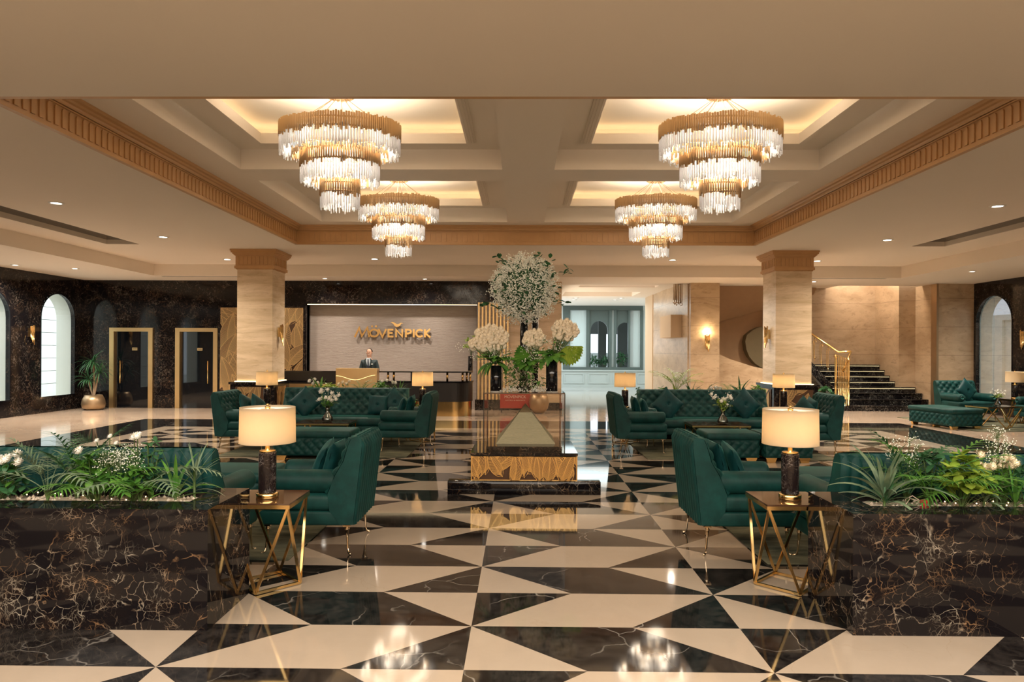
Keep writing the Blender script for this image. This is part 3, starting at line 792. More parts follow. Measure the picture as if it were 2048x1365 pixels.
# brass railing
rl = thing('stair_railing', 'polished brass railing of looped rods beside the marble stairs', 'railing', (0, 0, 0))
h = MB(); h.tube([(8.35, 21.9, 2.95), (8.9, 21.2, 2.35), (9.42, 20.3, 1.72), (9.75, 20.25, 1.74)], .032, 8); h.tube([(9.75, 20.25, 1.74), (9.40, 19.98, 1.15)], .03, 8); h.build('handrail', 'gold', rl)
h = MB(); h.tube([(9.18, 19.95, 0.0), (9.18, 19.95, 1.55)], .035, 8); h.ball((9.18, 19.95, 1.6), .06); h.build('newel_post', 'gold', rl)
h = MB(); h.tube([(9.60, 20.05, 0.17), (9.60, 20.05, 1.45)], .03, 8); h.ball((9.60, 20.05, 1.5), .05); h.build('newel_post', 'gold', rl)
for k in range(7):
    x = 9.26 + k * .055; yy = 19.97 + .012 * k
    m = MB(); zt = 1.62 - .02 * k
    m.tube([(x, yy, .15), (x, yy, zt)], .011, 6); m.tube([(x + .022, yy, .35), (x + .022, yy, zt - .12)], .007, 6); m.ball((x, yy, zt), .02, 6)
    m.build('baluster', 'gold', rl)
for k in range(5):
    x = 8.62 + k * .13; zt = 2.45 - (x - 8.6) * 1.0; zb = 1.72 - (x - 8.6) * 1.0; yy = 21.0 - k * .16
    m = MB(); pts = []
    for q in range(13):
        a = PI * q / 6; pts.append((x + .045 * math.cos(a), yy, (zt + zb) / 2 + (.22 if math.sin(a) >= 0 else -.22) + .06 * math.sin(a)))
    m.tube(pts, .010, 6); m.tube([(x, yy, zb), (x, yy, zt)], .008, 6); m.build('baluster', 'gold', rl)

# ---- columns
def column(xc, y0, lab, sd):
    o = thing('column', lab, 'column', (xc, y0 + .41, 0))
    s = MB(); s.box(-.41, .41, -.41, .41, .98, 3.62); s.build('shaft', 'stone', o)
    p = MB(); p.box(-.50, .50, -.56, .50, 0, .93); p.box(-.53, .53, -.59, .53, .93, .985); p.box(-.52, .52, -.58, .52, 0, .06)
    pd = p.build('pedestal', 'black_wall', o)
    for ang, wd in ((0, .76), (PI / 2, .76), (-PI / 2, .76)):
        m = MB(); leaf_relief(m, wd, .78, 9, sd, (.5, .8), rib=.011, stp=.0016, wf=1.2)
        r = m.build('relief', ['relief_back', 'gold_rough'], pd)
        if ang == 0: r.location = (-wd / 2, -.575, .09)
        elif ang > 0: r.location = (.515, -wd / 2 - .03, .09); r.rotation_euler = (0, 0, ang)
        else: r.location = (-.515, wd / 2 - .03, .09); r.rotation_euler = (0, 0, ang)
    l = MB(); frame_slab(l, -.45, .45, -.45, .45, -.415, .415, -.415, .415, .986, .996); l.build('light_strip', 'led', o)
    c = MB(); c.box(-.43, .43, -.43, .43, 3.58, 3.62); c.box(-.46, .46, -.46, .46, 3.60, 3.66); c.box(-.44, .44, -.44, .44, 3.66, 3.90)
    for q, (dx, dy) in enumerate(((0, -1), (1, 0), (0, 1), (-1, 0))):
        for k in range(9):
            u = -.38 + k * .095
            if dx == 0: c.box(u - .022, u + .022, dy * .44 - .016, dy * .44 + .016, 3.69, 3.87)
            else: c.box(dx * .44 - .016, dx * .44 + .016, u - .022, u + .022, 3.69, 3.87)
    for e, a, b in ((.46, 3.895, 3.91), (.475, 3.91, 3.93), (.495, 3.93, 3.96), (.52, 3.96, 4.0), (.535, 4.0, ZL - .001)): c.box(-e, e, -e, e, a, b)
    c.build('capital', 'cornice', o)
    return o
column(-6.135, 15.7, 'square honey stone column in front of the gold relief panels', 11)
column(6.26, 15.7, 'square honey stone column left of the marble stairs', 12)

# ---- wall sconces
def sconce_mesh(kind):
    tubes = MB(); r = random.Random(3)
    n = 9 if kind else 7
    for k in range(n):
        a = -1.2 + 2.4 * k / (n - 1); ln = .34 - .10 * abs(a) + r.uniform(-.05, .06); x = .075 * math.sin(a); y = -.05 - .055 * math.cos(a)
        tubes.tube([(x, y, .16 + r.uniform(-.05, .03)), (x * .8, y, .16 - ln - .12)], .014, 6)
    return tubes
def sconce(loc, rz, lab, lit=False):
    o = thing('wall_sconce', lab, 'wall light', loc, rz)
    p = MB(); p.box(-.035, .035, -.03, 0, -.12, .10); p.build('back_plate', 'gold', o)
    sconce_mesh(1).build('tube_cluster', 'gold', o)
    b = MB(); b.ball((0, -.055, .13), .022, 6); b.build('bulb', 'bulb' if lit else 'dull_bulb', o)
    if lit:
        g = point('sconce_glow', (0, -.10, .24), 2.2, (1, .72, .40), .03, o)
    return o
sconce((WLX, 17.60, 2.15), PI / 2, 'gold tube wall light between the two left arched windows')
sconce((5.45, 20.0, 2.05), 0, 'lit gold tube wall light on the stone pier above the sofa plants', True)
sconce((WRX, 18.0, 2.15), -PI / 2, 'gold tube wall light right of the right arched window')
sconce((-5.725, 16.1, 2.15), PI / 2, 'gold tube wall light on the right side of the left column')
sconce((-6.545, 16.1, 2.05), -PI / 2, 'gold tube wall light on the left side of the left column')
sconce((5.85, 16.1, 2.15), -PI / 2, 'gold tube wall light on the left side of the right column')
sconce((6.67, 16.1, 2.10), PI / 2, 'gold tube wall light on the right side of the right column')
# hanging rod pendant at the gallery mouth
o = thing('rod_pendant', 'hanging cluster of bronze and crystal rods at the gallery mouth', 'pendant light', (4.70, 20.4, 3.81))
m = MB(); m.lathe([(.16, -.02), (.16, 0)], n=16); m.build('canopy', 'bronze', o)
m = MB()
for k in range(20):
    a = k * 2.4; r = .03 + .11 * (k / 20) ** .5; x, y = r * math.cos(a), r * math.sin(a)
    m.tube([(x, y, -.02), (x, y, -.55 - .13 * random.random())], .011, 5); m.ball((x, y, -.62 - .1 * random.random()), .018, 5)
m.build('rods', 'bronze', o)

DOWN_POWER = 100
area('gallery_warm_fill', (1.35, 24.3, 2.1), (0, R_(-90), 0), 2.4, 5, 20, (1.0, .86, .68))  # added fill with no fixture, warms the gallery from its left wall
point('stairwell_fill', (9.9, 21.0, 4.6), 30, (1.0, .84, .66), .25)  # added fill with no lamp of its own, lifts the dark stairwell
point('alcove_light', (7.0, 21.6, 4.7), 60, (1.0, .8, .58), .2)
# ---- ceiling downlights and vents
dl = None
spots = [(-7.34, 10.70, ZL, 'round downlight in the left soffit nearest the marble slot'), (-7.35, 13.95, ZL, 'round downlight in the left soffit halfway to the left column'), (-7.53, 17.44, ZL, 'round downlight left of the left column capital'),
         (-3.70, 17.26, ZL, 'round downlight below the left rear chandelier'), (-11.1, 16.88, ZO, 'small downlight on the outer ceiling above the left arched windows'),
         (7.47, 10.78, ZL, 'round downlight in the right soffit nearest the camera'), (7.52, 14.08, ZL, 'round downlight in the right soffit halfway to the right column'), (7.52, 17.39, ZL, 'round downlight right of the right column capital'),
         (3.84, 17.28, ZL, 'round downlight below the right rear chandelier'), (11.1, 16.9, ZO, 'small downlight on the outer ceiling near the right arched window'), (8.34, 19.5, ZO, 'small downlight in front of the stairwell'),
         (-5.48, 19.08, ZO, 'small downlight over the left half of the reception wall'), (-2.68, 19.12, ZO, 'small downlight over the right half of the reception wall'), (-12.1, 16.2, ZO, 'downlight at the far left edge of the ceiling')]
for x, y, z, lab in spots:
    o = thing('ceiling_light', lab, 'ceiling light', (x, y, z), 0, 'round recessed downlights')
    r = .105 if z == ZL else .085
    m = MB(); m.lathe([(r * .72, 0), (r * .74, -.012), (r, -.014), (r + .012, 0)], n=24, cap=False); m.build('trim_ring', 'trimwhite', o)
    m = MB(); m.lathe([(0.001, -.004), (r * .73, -.004)], n=24, cap=False); m.build('lens', 'down', o)
    d = bpy.data.lights.new('downlight_beam', 'SPOT'); d.energy = DOWN_POWER * (.35 if 'reception' in lab else 1); d.color = (1.0, .89, .75); d.spot_size = R_(150); d.spot_blend = 1.0; d.shadow_soft_size = .06
    q = bpy.data.objects.new('downlight_beam', d); COL.objects.link(q); q.parent = o; q.location = (0, 0, -.03)
for i, (x, y) in enumerate(((2.2, 28.2), (3.9, 28.2), (2.2, 27.2), (4.0, 27.2))):
    o = thing('ceiling_light', 'round gallery downlight, ' + ('rear left', 'rear right', 'front left', 'front right')[i] + ' of the four beyond the glowing recess', 'ceiling light', (x, y, ZO + .10), 0, 'gallery downlights')
    m = MB(); m.lathe([(0.001, -.004), (.11, -.004)], n=16, cap=False); m.build('lens', 'down', o)
    m = MB(); m.lathe([(.11, -.004), (.14, -.02), (.15, 0)], n=16, cap=False); m.build('trim_ring', 'trimwhite', o)
for x0, x1, lab in ((-9.84, -7.7, 'long thin air slot in the ceiling left of the left column'), (7.6, 9.9, 'long thin air slot in the ceiling right of the right column')):
    m = MB(); m.box(x0, x1, 18.57, 18.63, ZO - .012, ZO); o = m.build('air_vent', 'trimwhite'); tag(o, lab, 'air vent')
    m = MB(); m.box(x0 + .02, x1 - .02, 18.585, 18.615, ZO - .015, ZO - .012); m.build('slot', 'black_matte', o)

w = MB(); w.box(-13, 13.4, -6.2, -6, 0, ZO + .5); struct('wall_rear', w, 'plaster')
# ================================================================ FURNITURE
def tuft(u, v, cu, cv):
    """u, v in metres; returns 0..1 bulge of a diamond-buttoned surface"""
    a = (u / cu + v / cv) * .5; b = (u / cu - v / cv) * .5
    return (abs(math.sin(PI * a)) * abs(math.sin(PI * b))) ** .55
def seat_unit(W, D, name, label, cat, loc, rz, arms=True, arm_len=None, group=None, tufted=True, sofa=False, zb=.25, pleat=True):
    """upholstered seat; front faces local -y, backrest at +y; origin on the floor"""
    o = thing(name, label, cat, loc, rz, group)
    h = W / 2; yb = D / 2; yf = -D / 2
    m = MB(); m.rbox(-h + .003, h - .003, yf, yb - .10, zb, .37, .018, 2); m.build('base', 'green', o)
    m = MB(); m.rbox(-h + .002, h - .002, yf - .01, yb - .20, .372, .515, .045, 3); m.build('seat_cushion', 'green', o)
    # backrest: wedge profile
    pr = [(yb - .02, zb + .01), (yb + .055, .93), (yb + .050, .985), (yb + .015, 1.005), (yb - .035, .99), (yb - .06, .94), (yb - .10, .80), (yb - .17, .68), (yb - .235, .52), (yb - .22, .375), (yb - .13, zb + .01)]
    m = MB(); m.prism(pr, -h, h, 0, 'x')
    fl_ = [(yb + .015, 1.008), (yb - .037, .993), (yb - .065, .94), (yb - .105, .80), (yb - .175, .68), (yb - .24, .52)]
    def along(path, t):
        ds = [0]
        for p, q in zip(path, path[1:]): ds.append(ds[-1] + math.hypot(q[0] - p[0], q[1] - p[1]))
        s = t * ds[-1]
        for i in range(len(path) - 1):
            if s <= ds[i + 1] + 1e-9:
                k = (s - ds[i]) / (ds[i + 1] - ds[i]); return (path[i][0] + (path[i + 1][0] - path[i][0]) * k, path[i][1] + (path[i + 1][1] - path[i][1]) * k, s)
        return (*path[-1], ds[-1])
    cu = .068 if not sofa else .085; cv = .085
    nu = int(W / .017); nv = 26
    def fn(u, v):
        y, z, s = along(fl_, v); x = -h + W * u
        edge = min(1, u * W / .05, (1 - u) * W / .05)
        b = (.042 * tuft(x, s - .04, cu, cv) if s > .06 else .012) * edge
        return (x, y - b, z + (b * .3))
    m.grid(fn, nu, nv)
    if pleat:
        bk = [(yb - .02, zb + .01), (yb + .055, .93), (yb + .050, .985), (yb + .012, 1.006)]
        np_ = int(W / .078)
        def fr(u, v):
            y, z, s = along(bk, v); x = h - W * u
            return (x, y + .004 + .022 * abs(math.sin(PI * u * np_)) ** .7, z)
        m.grid(fr, np_ * 8, 8)
    bo = m.build('backrest', 'green', o)
    m = MB()
    rows = 3
    for r in range(rows):
        s0 = .04 + cv * (1 + r)
        for k in range(-int(h / cu / 1) - 1, int(h / cu) + 2):
            if (k + r + 1) % 2: continue
            x = k * cu
            if abs(x) > h - .05: continue
            tot = sum(math.hypot(q[0] - p[0], q[1] - p[1]) for p, q in zip(fl_, fl_[1:]))
            y, z, s = along(fl_, min(1, s0 / tot)); m.ball((x, y - .006, z), .008, 4)
    m.build('tufting_buttons', 'green2', bo)
    if arms:
        al0, al1 = yf + .01, yb - .18
        for sg in (-1, 1):
            m = MB(); xx = sg * (h - .105)
            prof = []
            n = 20; vs = []
            secs = [(al0, .04), (al0 + .006, .070), (al0 + .022, .092), (al0 + .05, .098), (al1 - .02, .100), (al1 + .04, .100)]
            for yy, rr in secs:
                for k in range(n):
                    a = 2 * PI * k / n; vs.append((xx + rr * 1.04 * math.cos(a), yy, .612 + rr * .98 * math.sin(a)))
            fs = [tuple(range(n))] + [(i * n + k, i * n + (k + 1) % n, (i + 1) * n + (k + 1) % n, (i + 1) * n + k) for i in range(len(secs) - 1) for k in range(n)]
            m.add(vs, fs, 0, True); m.build('arm_bolster', 'green', o)
    xs = [-h + .05, h - .05] + ([0] if W > 1.6 else [])
    for x in xs:
        for y in (yf + .06, yb - .08):
            m = MB(); s = 1 if x >= 0 else -1; t = -1 if y < 0 else 1
            m.box(x - .03, x + .03, y - .03, y + .03, zb - .012, zb)
            m.lathe([(.014, .200 + 0), (.024, .215), (.015, .228), (.020, zb - .012)], (x, y, 0), 10)
            m.tube([(x, y, .205), (x + .004 * s, y + .004 * t, .14), (x + .010 * s, y + .010 * t, .06), (x + .016 * s, y + .016 * t, .022), (x + .034 * s, y + .034 * t, .008)], [.016, .0105, .008, .009, .011], 8)
            m.ball((x + .036 * s, y + .036 * t, .010), .010, 5)
            m.build('leg', 'chrome_gold', o)
    return o
def pillow(label, loc, rot, size=.42, mat='green2', group=None, button=True):
    m = MB(); n = 18
    def th(u, v):
        a, b = abs(2 * u - 1), abs(2 * v - 1)
        return .075 * (max(0, 1 - a ** 3.2) * max(0, 1 - b ** 3.2)) ** .55
    def P(u, v, sg):
        x, y = 2 * u - 1, 2 * v - 1
        pinch = 1 - .055 * (1 - abs(x) ** 2) * abs(y) ** 2 ; pinch2 = 1 - .055 * (1 - abs(y) ** 2) * abs(x) ** 2
        dd = .8 if (x * x + y * y) > .02 else .45
        wr = .003 * math.sin(24 * x + 7 * y) * (abs(x) > .6)
        return (x * size / 2 * pinch2, sg * (th(u, v) * (dd if sg < 0 or True else 1) + wr), y * size / 2 * pinch)
    m.grid(lambda u, v: P(u, v, -1), n, n); m.grid(lambda u, v: P(1 - u, v, 1), n, n)
    o = m.build('cushion', mat); tag(o, label, 'cushion', group)
    o.location = loc; o.rotation_mode = 'XYZ'; o.rotation_euler = rot
    q = MB(); q.lathe([(.001, .0), (.012, .0), (.010, .006), (.001, .008)], n=8); b = q.build('button', mat, o); b.location = (0, -.040, 0); b.rotation_euler = (R_(90), 0, 0)
    return o
def ottoman(W, D, label, loc, group=None):
    o = thing('ottoman', label, 'ottoman', loc, 0, group)
    h, d = W / 2, D / 2
    m = MB(); m.rbox(-h, h, -d, d, .075, .36, .015, 2)
    cu, cv = .072, .075
    def side(P, L):
        nu = int(L / .018)
        def fn(u, v):
            s = L * u - L / 2; z = .08 + .275 * v; e = min(1, u * L / .03, (1 - u) * L / .03, v * 9, (1 - v) * 9)
            return P(s, z, .002 + .036 * tuft(s, z, cu, cv) * e)
        m.grid(fn, nu, 20)
    side(lambda s, z, b: (s, -d - b, z), W); side(lambda s, z, b: (h + b, s, z), D); side(lambda s, z, b: (-s, d + b, z), W); side(lambda s, z, b: (-h - b, -s, z), D)
    m.build('body', 'green', o)
    m = MB(); m.rbox(-h - .035, h + .035, -d - .035, d + .035, .352, .465, .045, 4); m.build('cushion_top', 'green', o)
    for x in (-h + .10, h - .10):
        for y in (-d + .06, d - .06):
            m = MB(); sg = -1 if y < 0 else 1
            m.prism([(x - .09, .078), (x + .09, .078), (x + .06, .0), (x - .06, .0)], y - .03, y + .03); m.build('foot', 'gold', o)
    return o
def strut_table(name, label, cat, loc, W, D, H, top='table_glass', frame='gold', group=None, rz=0, gauge=.013):
    o = thing(name, label, cat, loc, rz, group)
    h, d = W / 2, D / 2
    m = MB(); m.box(-h, h, -d, d, H - .012, H); m.build('table_top', top, o)
    m = MB(); frame_slab(m, -h, h, -d, d, -h + .028, h - .028, -d + .028, d - .028, H - .040, H - .0125); m.build('top_frame', frame, o)
    C_ = [(-h + .02, -d + .02), (h - .02, -d + .02), (h - .02, d - .02), (-h + .02, d - .02)]
    B_ = [(0, -d * 1.02), (h * 1.02, 0), (0, d * 1.02), (-h * 1.02, 0)]
    m = MB()
    for i in range(4):
        a, b = B_[i], B_[(i + 1) % 4]; m.tube([(a[0], a[1], .013), (b[0], b[1], .013)], gauge, 4)
    m.build('base_frame', frame, o)
    for i in range(4):
        a = B_[i]
        for c_ in (C_[i], C_[(i + 1) % 4]):
            m = MB(); m.tube([(a[0], a[1], .015), (c_[0], c_[1], H - .042)], gauge, 4); m.build('leg', frame, o)
    return o
def table_lamp(label, loc, power=9, group=None):
    o = thing('table_lamp', label, 'lamp', loc, 0, group)
    m = MB(); m.lathe([(.078, 0), (.080, .006), (.080, .034), (.076, .038), (.001, .038)], n=40); m.build('base', 'gold', o)
    m = MB(); m.lathe([(.061, .0385), (.063, .048), (.063, .330), (.061, .338), (.001, .338)], n=40); m.build('column', 'lamp_marble', o)
    m = MB(); m.lathe([(.058, .339), (.058, .350), (.016, .352), (.016, .40), (.010, .42), (.010, .60)], n=24); m.ball((0, 0, .655), .012, 6); m.lathe([(.012, .655), (.020, .66), (.020, .675), (.008, .678), (.012, .69), (.001, .695)], n=16); m.build('neck', 'gold', o)
    m = MB(); r = .200; z0, z1 = .408, .668
    m.lathe([(r - .003, z0), (r + .002, z0), (r, z0 + .004), (r - .004, z1 - .004), (r - .003, z1), (r - .008, z1), (r - .006, z0 + .002)], n=56, cap=False); m.build('lamp_shade', 'shade', o)
    m = MB(); m.lathe([(.05, z1 - .014), (r - .010, z1 - .014)], n=56, cap=False); m.build('shade_diffuser', 'shade_top', o)
    m = MB(); m.ball((0, 0, .53), .028, 8); m.build('bulb', 'bulb', o)
    point('lamp_light', (0, 0, .565), power * .046, (1.0, .74, .45), .06, o)
    return o
def flower_vase(label, loc, kind=0, s=1.0, group=None):
    o = thing('flower_vase', label, 'flower vase', loc, 0, group)
    m = MB(); m.lathe([(.052 * s, 0), (.074 * s, .015 * s), (.076 * s, .045 * s), (.055 * s, .085 * s), (.030 * s, .120 * s), (.026 * s, .16 * s), (.036 * s, .215 * s), (.033 * s, .215 * s), (.023 * s, .16 * s), (.027 * s, .12 * s), (.05 * s, .085 * s), (.07 * s, .045 * s), (.066 * s, .018 * s), (.001, .014)], n=28); m.build('vase', 'vase_glass', o)
    st_, fl_, lf = MB(), MB(), MB()
    r = random.Random(len(label) * 7 + kind)
    for k in range(14):
        a = k * 2.4; q = r.uniform(.05, .17) * s; z = r.uniform(.28, .42) * s
        p = (q * math.cos(a), q * math.sin(a), z)
        st_.tube([(0, 0, .03 * s), (p[0] * .2, p[1] * .2, .20 * s), p], .0025 * s, 4)
        if kind == 0 or k % 2: fl_.bloom(p, .034 * s, (p[0], p[1], .2), 22)
        else: fl_.octa(p, .016 * s)
        for e in range(3): lf.blade((p[0] * .5, p[1] * .5, z * .7), r.uniform(0, 6.3), r.uniform(0, 1.2), .09 * s, .028 * s, .6, 4, 0, 'oval')
        for e in range(5): fl_.octa((p[0] + r.uniform(-.04, .04) * s, p[1] + r.uniform(-.04, .04) * s, z + r.uniform(-.03, .04) * s), .007 * s)
    st_.build('stems', 'stem', o); fl_.build('flowers', 'white_petal', o); lf.build('leaves', 'leaf' if kind == 0 else 'leaf_lime', o)
    return o
def rug(label, x0, x1, y0, y1, z=.0):
    m = MB(); m.rbox(x0, x1, y0, y1, .0005, .014, .005, 2); o = m.build('rug', 'rug'); return tag(o, label, 'rug')

# ---- rugs
rug('marbled green and beige rug under the near left armchair', -4.9, -1.90, 5.60, 8.25)
rug('dark green rug under the rear left seating', -4.9, -1.82, 10.95, 13.6)
rug('marbled grey green rug under the near right armchair', 2.03, 5.1, 5.60, 8.25)
rug('dark green rug under the rear right seating', 2.05, 5.1, 10.95, 13.6)
rug('pale green rug under the gold coffee table by the right arched window', 10.0, 12.9, 15.05, 18.2)

# ---- near left group
CF = PI / 2
seat_unit(.76, .82, 'armchair', 'emerald velvet armchair with pleated back, nearest on the left', 'armchair', (-1.80, 6.14, 0), -PI / 2)
pillow('emerald velvet cushion nearest the pleated back of the near left armchair', (-1.665, 6.10, .735), (R_(-14), 0, R_(-90)), .40)
pillow('emerald velvet cushion leaning in front of another on the near left armchair', (-1.80, 6.20, .715), (R_(-22), R_(8), R_(-84)), .40)
seat_unit(2.35, .85, 'sofa', 'long emerald velvet sofa seen from behind, beyond the near left planter', 'sofa', (-3.45, 5.50, 0), PI)
ottoman(1.25, .62, 'rolled top emerald ottoman between the near left sofa and armchair', (-3.28, 7.35, 0))
strut_table('side_table', 'square bronze glass side table at the end of the left planter', 'side table', (-1.865, 5.055, 0), .47, .47, .65)
table_lamp('lit drum shade table lamp with black marble stem, nearest on the left', (-1.862, 5.02, .65), 14)
# ---- near right group
seat_unit(.76, .82, 'armchair', 'emerald velvet armchair with pleated back, nearest on the right', 'armchair', (1.94, 6.20, 0), PI / 2)
pillow('emerald velvet cushion nearest the pleated back of the near right armchair', (1.80, 6.25, .735), (R_(-14), 0, R_(90)), .40)
pillow('emerald velvet cushion leaning in front of another on the near right armchair', (1.945, 6.20, .715), (R_(-22), R_(-6), R_(86)), .40)
seat_unit(2.35, .85, 'sofa', 'long emerald velvet sofa seen from behind, beyond the near right planter', 'sofa', (3.50, 5.45, 0), PI)
ottoman(1.25, .62, 'rolled top emerald ottoman between the near right sofa and armchair', (3.60, 7.35, 0))
strut_table('side_table', 'square bronze glass side table at the end of the right planter', 'side table', (2.005, 5.13, 0), .47, .47, .65)
table_lamp('lit drum shade table lamp with black marble stem, nearest on the right', (2.012, 5.10, .65), 14)
# ---- rear left group
seat_unit(2.36, .88, 'sofa', 'deep buttoned emerald sofa facing the camera in the rear left group', 'sofa', (-3.30, 12.58, 0), 0, sofa=True)
seat_unit(.92, .84, 'armchair', 'emerald velvet armchair at the far left of the rear left group', 'armchair', (-4.75, 11.95, 0), PI / 2)
seat_unit(.92, .84, 'armchair', 'emerald armchair with pleated back beside the reception desk end', 'armchair', (-1.97, 11.98, 0), -PI / 2)
pillow('diamond set emerald cushion at the left end of the rear left sofa', (-3.98, 12.60, .76), (R_(-16), R_(45), 0), .44)
pillow('diamond set emerald cushion at the right end of the rear left sofa', (-2.32, 12.66, .76), (R_(-16), R_(40), 0), .42)
pillow('square dark emerald cushion upright on the right half of the rear left sofa', (-2.62, 12.56, .72), (R_(-14), R_(2), 0), .36)
pillow('emerald cushion on the far left armchair, leaning on its buttoned back', (-4.83, 12.0, .74), (R_(-18), R_(20), R_(80)), .38)
pillow('emerald cushion tilted forward on the far left armchair', (-4.66, 12.12, .72), (R_(-24), R_(30), R_(70)), .38)
pillow('emerald cushion nearest the back of the armchair beside the reception desk end', (-1.92, 11.95, .75), (R_(-12), 0, R_(-90)), .40)
pillow('front emerald cushion on the armchair beside the reception desk end', (-2.06, 11.9, .73), (R_(-16), 0, R_(-86)), .38)
ottoman(1.18, .58, 'buttoned emerald ottoman in front of the rear left coffee table', (-3.26, 10.93, 0))
strut_table('coffee_table', 'low gold framed table with dark glass top in the rear left group', 'coffee table', (-3.33, 11.72, 0), .92, .60, .50)
flower_vase('glass vase of white flowers on the rear left coffee table', (-3.28, 11.60, .5), 0, 1.3)
strut_table('side_table', 'gold side table beside the left column pedestal', 'side table', (-4.82, 12.95, 0), .46, .46, .65)
table_lamp('lamp with pale drum shade in front of the left column', (-4.82, 12.95, .65), 16)
strut_table('side_table', 'gold side table behind the armchair beside the reception desk', 'side table', (-1.85, 12.95, 0), .46, .46, .65)
table_lamp('lit drum shade lamp in front of the curved reception desk end', (-1.85, 12.95, .65), 22)
# ---- rear right group
seat_unit(2.42, .88, 'sofa', 'deep buttoned emerald sofa facing the camera in the rear right group', 'sofa', (3.44, 12.58, 0), 0, sofa=True)
seat_unit(.92, .84, 'armchair', 'emerald armchair with pleated back left of the rear right sofa', 'armchair', (2.06, 11.98, 0), PI / 2)
seat_unit(.92, .84, 'armchair', 'emerald velvet armchair right of the rear right sofa, near the stairs', 'armchair', (4.96, 11.95, 0), -PI / 2)
pillow('diamond set emerald cushion at the left end of the rear right sofa', (2.72, 12.58, .76), (R_(-16), R_(42), 0), .46)
pillow('diamond set emerald cushion at the right end of the rear right sofa', (4.13, 12.58, .76), (R_(-16), R_(47), 0), .46)
pillow('emerald cushion nearest the back of the armchair left of the rear right sofa', (2.02, 11.95, .75), (R_(-12), 0, R_(90)), .40)
pillow('front emerald cushion on the armchair left of the rear right sofa', (2.17, 11.9, .73), (R_(-16), 0, R_(86)), .38)
pillow('emerald cushion nearest the back of the armchair near the stairs', (5.00, 11.82, .75), (R_(-14), R_(10), R_(-92)), .38)
pillow('front emerald cushion on the armchair near the stairs', (4.84, 11.75, .73), (R_(-20), R_(30), R_(-80)), .40)
ottoman(.78, .62, 'dark emerald ottoman, left of the pair in the rear right group', (3.34, 11.0, 0))
ottoman(.72, .62, 'dark emerald ottoman, right of the pair in the rear right group', (4.20, 11.0, 0))
strut_table('coffee_table', 'low gold framed table with dark glass top in the rear right group', 'coffee table', (3.38, 11.76, 0), .98, .60, .50)
flower_vase('glass vase of pale lime and white flowers on the rear right coffee table', (3.45, 11.64, .5), 1, 1.25)
strut_table('side_table', 'gold side table left of the rear right sofa', 'side table', (1.99, 12.95, 0), .46, .46, .65)
table_lamp('lamp with pink beige drum shade in front of the gallery opening', (1.99, 12.95, .65), 16)
strut_table('side_table', 'gold side table before the right column pedestal', 'side table', (4.98, 12.95, 0), .46, .46, .65)
table_lamp('lamp with white drum shade in front of the right column', (4.98, 12.95, .65), 22)
# ---- far right group by the window
seat_unit(1.05, .84, 'armchair', 'buttoned emerald armchair beside the right stone pier', 'armchair', (11.25, 17.35, 0), R_(6), sofa=True)
pillow('diamond set emerald cushion on the armchair beside the right stone pier', (11.25, 17.33, .77), (R_(-16), R_(45), R_(6)), .48)
o = ottoman(.80, 1.25, 'long buttoned emerald bench on the striped floor near the stairs', (9.90, 16.02, 0)); o.rotation_euler = (0, 0, R_(12))
strut_table('coffee_table', 'gold framed coffee table with pale glass top by the right arched window', 'coffee table', (10.85, 15.75, 0), .95, .62, .52, 'glass', 'gold', rz=R_(12))
flower_vase('small glass vase with thin green sprigs on the far right coffee table', (10.9, 15.70, .52), 1, .9)
seat_unit(.95, .84, 'armchair', 'dark emerald armchair cut off by the right edge of the photo', 'armchair', (12.05, 15.75, 0), R_(-90))
strut_table('side_table', 'gold side table against the right marble wall', 'side table', (12.15, 16.9, 0), .46, .46, .60)
table_lamp('lamp with dull beige shade against the right marble wall', (12.15, 16.9, .60), 4)

